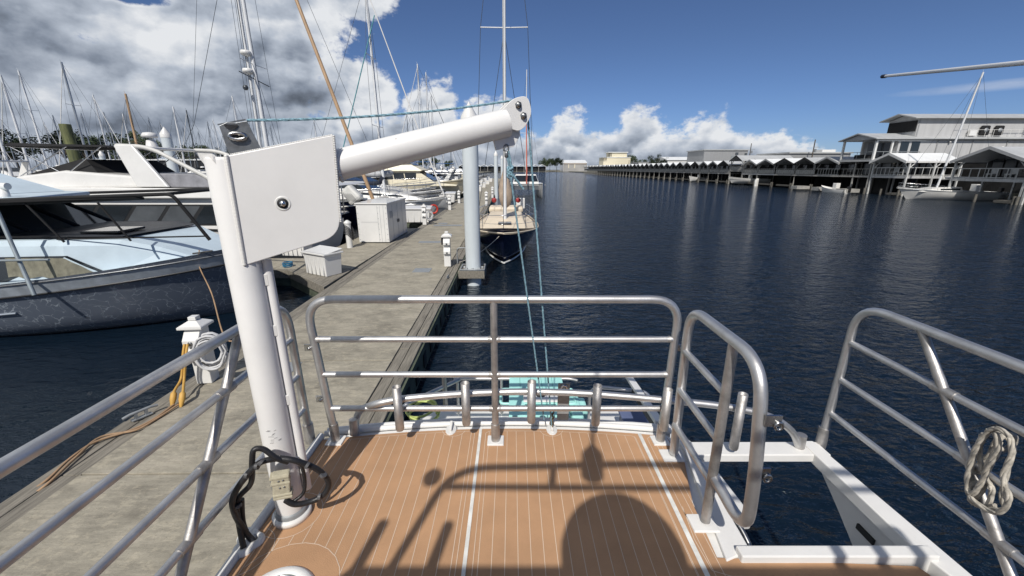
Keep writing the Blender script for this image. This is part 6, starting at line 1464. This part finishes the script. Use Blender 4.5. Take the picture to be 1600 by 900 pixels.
# utility poles
def upole(px, F, topy, label):
    x = (px - 800) / 657 * F; d = ray(px, topy); z = 3.4 + d.z / d.y * F
    t = thing('utility_pole', label, 'utility pole', (x, F, 0)); MB().cyl((0, 0, .3), (0, 0, z), .14, 8, .10).build('pole', BARK, t); g = MB(); g.bx(-.1, 1.2, -.05, .05, z - 1.6, z - 1.5); g.bx(.3, .6, -.15, .15, z - 2.6, z - 1.9); g.build('crossarm', PLATE, t)
upole(1168, 118, 224, 'dark utility pole above the long grey roof'); upole(1265, 92, 218, 'leaning looking utility pole left of the big grey house'); upole(1017, 210, 243, 'thin utility pole left of the white-roofed building'); upole(988, 230, 246, 'far utility pole right of the cream building'); upole(982, 190, 250, 'short far lamp pole beside the cream building')
# boats on the right side
sb_ = sailboat('white sailboat with tall raked mast in front of the white-roofed boathouse', (49.6, 47.6, 0), R(180 - 10), 9.6, 3.0, 13.2, WHITE2, WHITE2, MASTW, WHITE2, group=None, r=.11, rakeb=.10, detail=1, furl=None)
def skiff(label, loc, rz, L=6, m=WHITE2):
    t = thing('skiff', label, 'small boat', loc, rz, 'small boats in the right bank slips'); hb_, hf, sh = hull_mesh(L, L * .36, 1.0, .75, .7, .1); hb_.build('hull', m, t); deck_mesh(L, hf, sh, .1, .2).build('deck', OFFW, t); MB().box((-L * .05, 0, 1.2), (.6, .7, .8)).build('console', WHITE2, t, bevel=.05); MB().box((-L * .5, 0, .8), (.4, .4, .8)).build('outboard', BLACK, t, bevel=.08); return t
skiff('grey-white open boat in the slip under the slatted balconies', (50.2, 88.8, .6), R(170), 8); skiff('small white boat under the dark boathouses further along', (50.5, 113.5, .3), R(180), 5)
skiff('low white skiff lying beside the grey house landing', (47.8, 61.5, -.25), R(100), 4.5); skiff('white boat tucked behind the white sailboat', (55.5, 50.0, 0), R(180), 7)
for k in range(3): tag(MB().box((48.6, 60 + k * 5, .35), (2.2, 1.6, .5)).build('landing_float', POSTW), '%s small grey landing float before the boathouses beyond the sailboat' % ORD[k], 'float', 'landing floats')
for k, (x, y) in enumerate(((49.2, 83.7), (48.7, 83.2))): pile('white_bollard', x, y, .26, 1.5 - .2 * k, WHITE2, ('left' if k else 'right') + ' white round bollard before the slatted boathouse', 'white bollards', False)

# ------------------------------------------------------------------ trees
def leafmesh(rn, n, ax, clumps, s=.45):
    b = MB(); C = []
    for i in range(clumps):
        a = rn.uniform(0, 2 * math.pi); u = rn.uniform(-.6, 1); r = rn.uniform(.35, 1.0); q = math.sqrt(max(0, 1 - u * u)); C.append((Vector((math.cos(a) * q * r * ax[0], math.sin(a) * q * r * ax[1], u * r * ax[2])), rn.uniform(.22, .42)))
    for i in range(n):
        c, rr = rn.choice(C); d = Vector((rn.gauss(0, 1), rn.gauss(0, 1), rn.gauss(0, .7))).normalized() * rr * min(ax) * rn.uniform(.5, 1.15); p = c + d
        t_ = Vector((rn.uniform(-1, 1), rn.uniform(-1, 1), rn.uniform(-1, 1))).normalized(); w_ = t_.orthogonal().normalized(); k = s * rn.uniform(.5, 1.2)
        b.add([p - t_ * k, p + w_ * k * .5, p + t_ * k, p - w_ * k * .5], [(0, 1, 2, 3)])
    return b, C
TG = 'dark trees behind the marina'
def tree(rn, label, loc, h, wd, grp=TG):
    t = thing('tree', label, 'tree', loc, rn.uniform(0, 6), grp); b, C = leafmesh(rn, 2600, (wd / 2, wd / 2, h * .36), 26, .42)
    for v in b.v: v.z += h * .64
    b.build('crown', LEAF, t); g = MB(); g.tube([(0, 0, 0), (.2, 0, h * .3), (.1, .1, h * .8)], .32, 8, r1=.08)
    for c, _ in C[:10]: g.tube([(.15, 0, h * .4), (c.x * .8, c.y * .8, c.z * .8 + h * .64)], .10, 5, r1=.03)
    g.build('trunk', BARK, t); return t
rn = random.Random(5); tp = [tree(rn, 'dark leafy tree at the far left edge behind the masts', (-152, 130, .5), 13.5, 14), tree(rn, 'broad dark tree behind the masts left of the mossy pile', (-141, 134, .5), 14.5, 13), tree(rn, 'dark tree directly behind the mossy pile', (-130, 130, .5), 13, 12)]
tl = [(-121, 135, 1.0, 'dark tree just right of the mossy pile'), (-112, 132, .85, 'lower dark tree behind the black canvas top'), (-103, 138, .8, 'low dark tree behind the white yacht arch'), (-92, 140, .75, 'small dark tree left of the capped piling'), (-160, 128, .9, 'dark tree partly cut by the left edge'), (-146, 146, 1.05, 'tall dark tree rising behind the first row'),
      (-78, 150, .75, 'dark tree above the covered dock roof'), (-70, 155, .7, 'dark tree at the right end of the covered dock roof'), (-170, 134, .9, 'dark tree outside the left edge row'), (-134, 150, 1.1, 'tallest dark tree behind the row at left')]
for k, (x, y, s_, lab) in enumerate(tl): dup(tp[k % 3], (x, y, .5), k * 1.3, lab, TG, (s_,) * 3)
for k, (x, y, s_) in enumerate(((34, 452, 1.0), (41, 455, .9), (48, 450, 1.1), (-100, 470, 1.1), (-85, 465, 1.0), (-70, 470, .9), (60, 175, .62), (82, 290, .8), (90, 292, .7))):
    dup(tp[k % 3], (x, y, .5), k * 1.7, ('dark tree left of the lone warehouse', 'second dark tree left of the warehouse', 'dark tree touching the warehouse', 'far tree left of the distant boathouses', 'second far tree by the distant boathouses', 'third far tree by the distant boathouses', 'brownish tree left of the white-roofed building', 'far tree behind the grey shed', 'second far tree behind the grey shed')[k], 'far trees', (s_,) * 3)
def palm(loc, h, label, rz=0):
    t = thing('palm_tree', label, 'palm tree', loc, rz, 'palms behind the grey house'); MB().tube([(0, 0, 0), (.15, 0, h * .5), (0, 0, h)], .2, 8, r1=.13).build('trunk', BARK, t); g = MB(); rn = random.Random(2)
    for k in range(26):
        a = k * 2.4; up = rn.uniform(.1, 1.0); pts = []; n = 7
        for i in range(n + 1):
            u = i / n; r_ = u * 1.9; pts.append(Vector((math.cos(a) * r_, math.sin(a) * r_, h + up * u * 1.5 - 1.5 * u * u)))
        side = Vector((-math.sin(a), math.cos(a), 0))
        for i in range(n):
            for s_ in (-1, 1):
                for j in range(3):
                    c = pts[i].lerp(pts[i + 1], j / 3); g.add([c, c + (pts[i + 1] - pts[i]) * .3, c + side * s_ * .38 * (1.1 - i / n) + (pts[i + 1] - pts[i]) * .55 - Vector((0, 0, .12))], [(0, 1, 2)])
    g.build('crown', mat('palm_fronds', (.10, .12, .045), .6, var=.2), t); return t
pl_ = palm((75.5, 66, .5), 8.6, 'left palm tree rising behind the grey house roof'); dup(pl_, (78.5, 66.5, .9), 1.0, 'right palm tree rising behind the grey house roof')
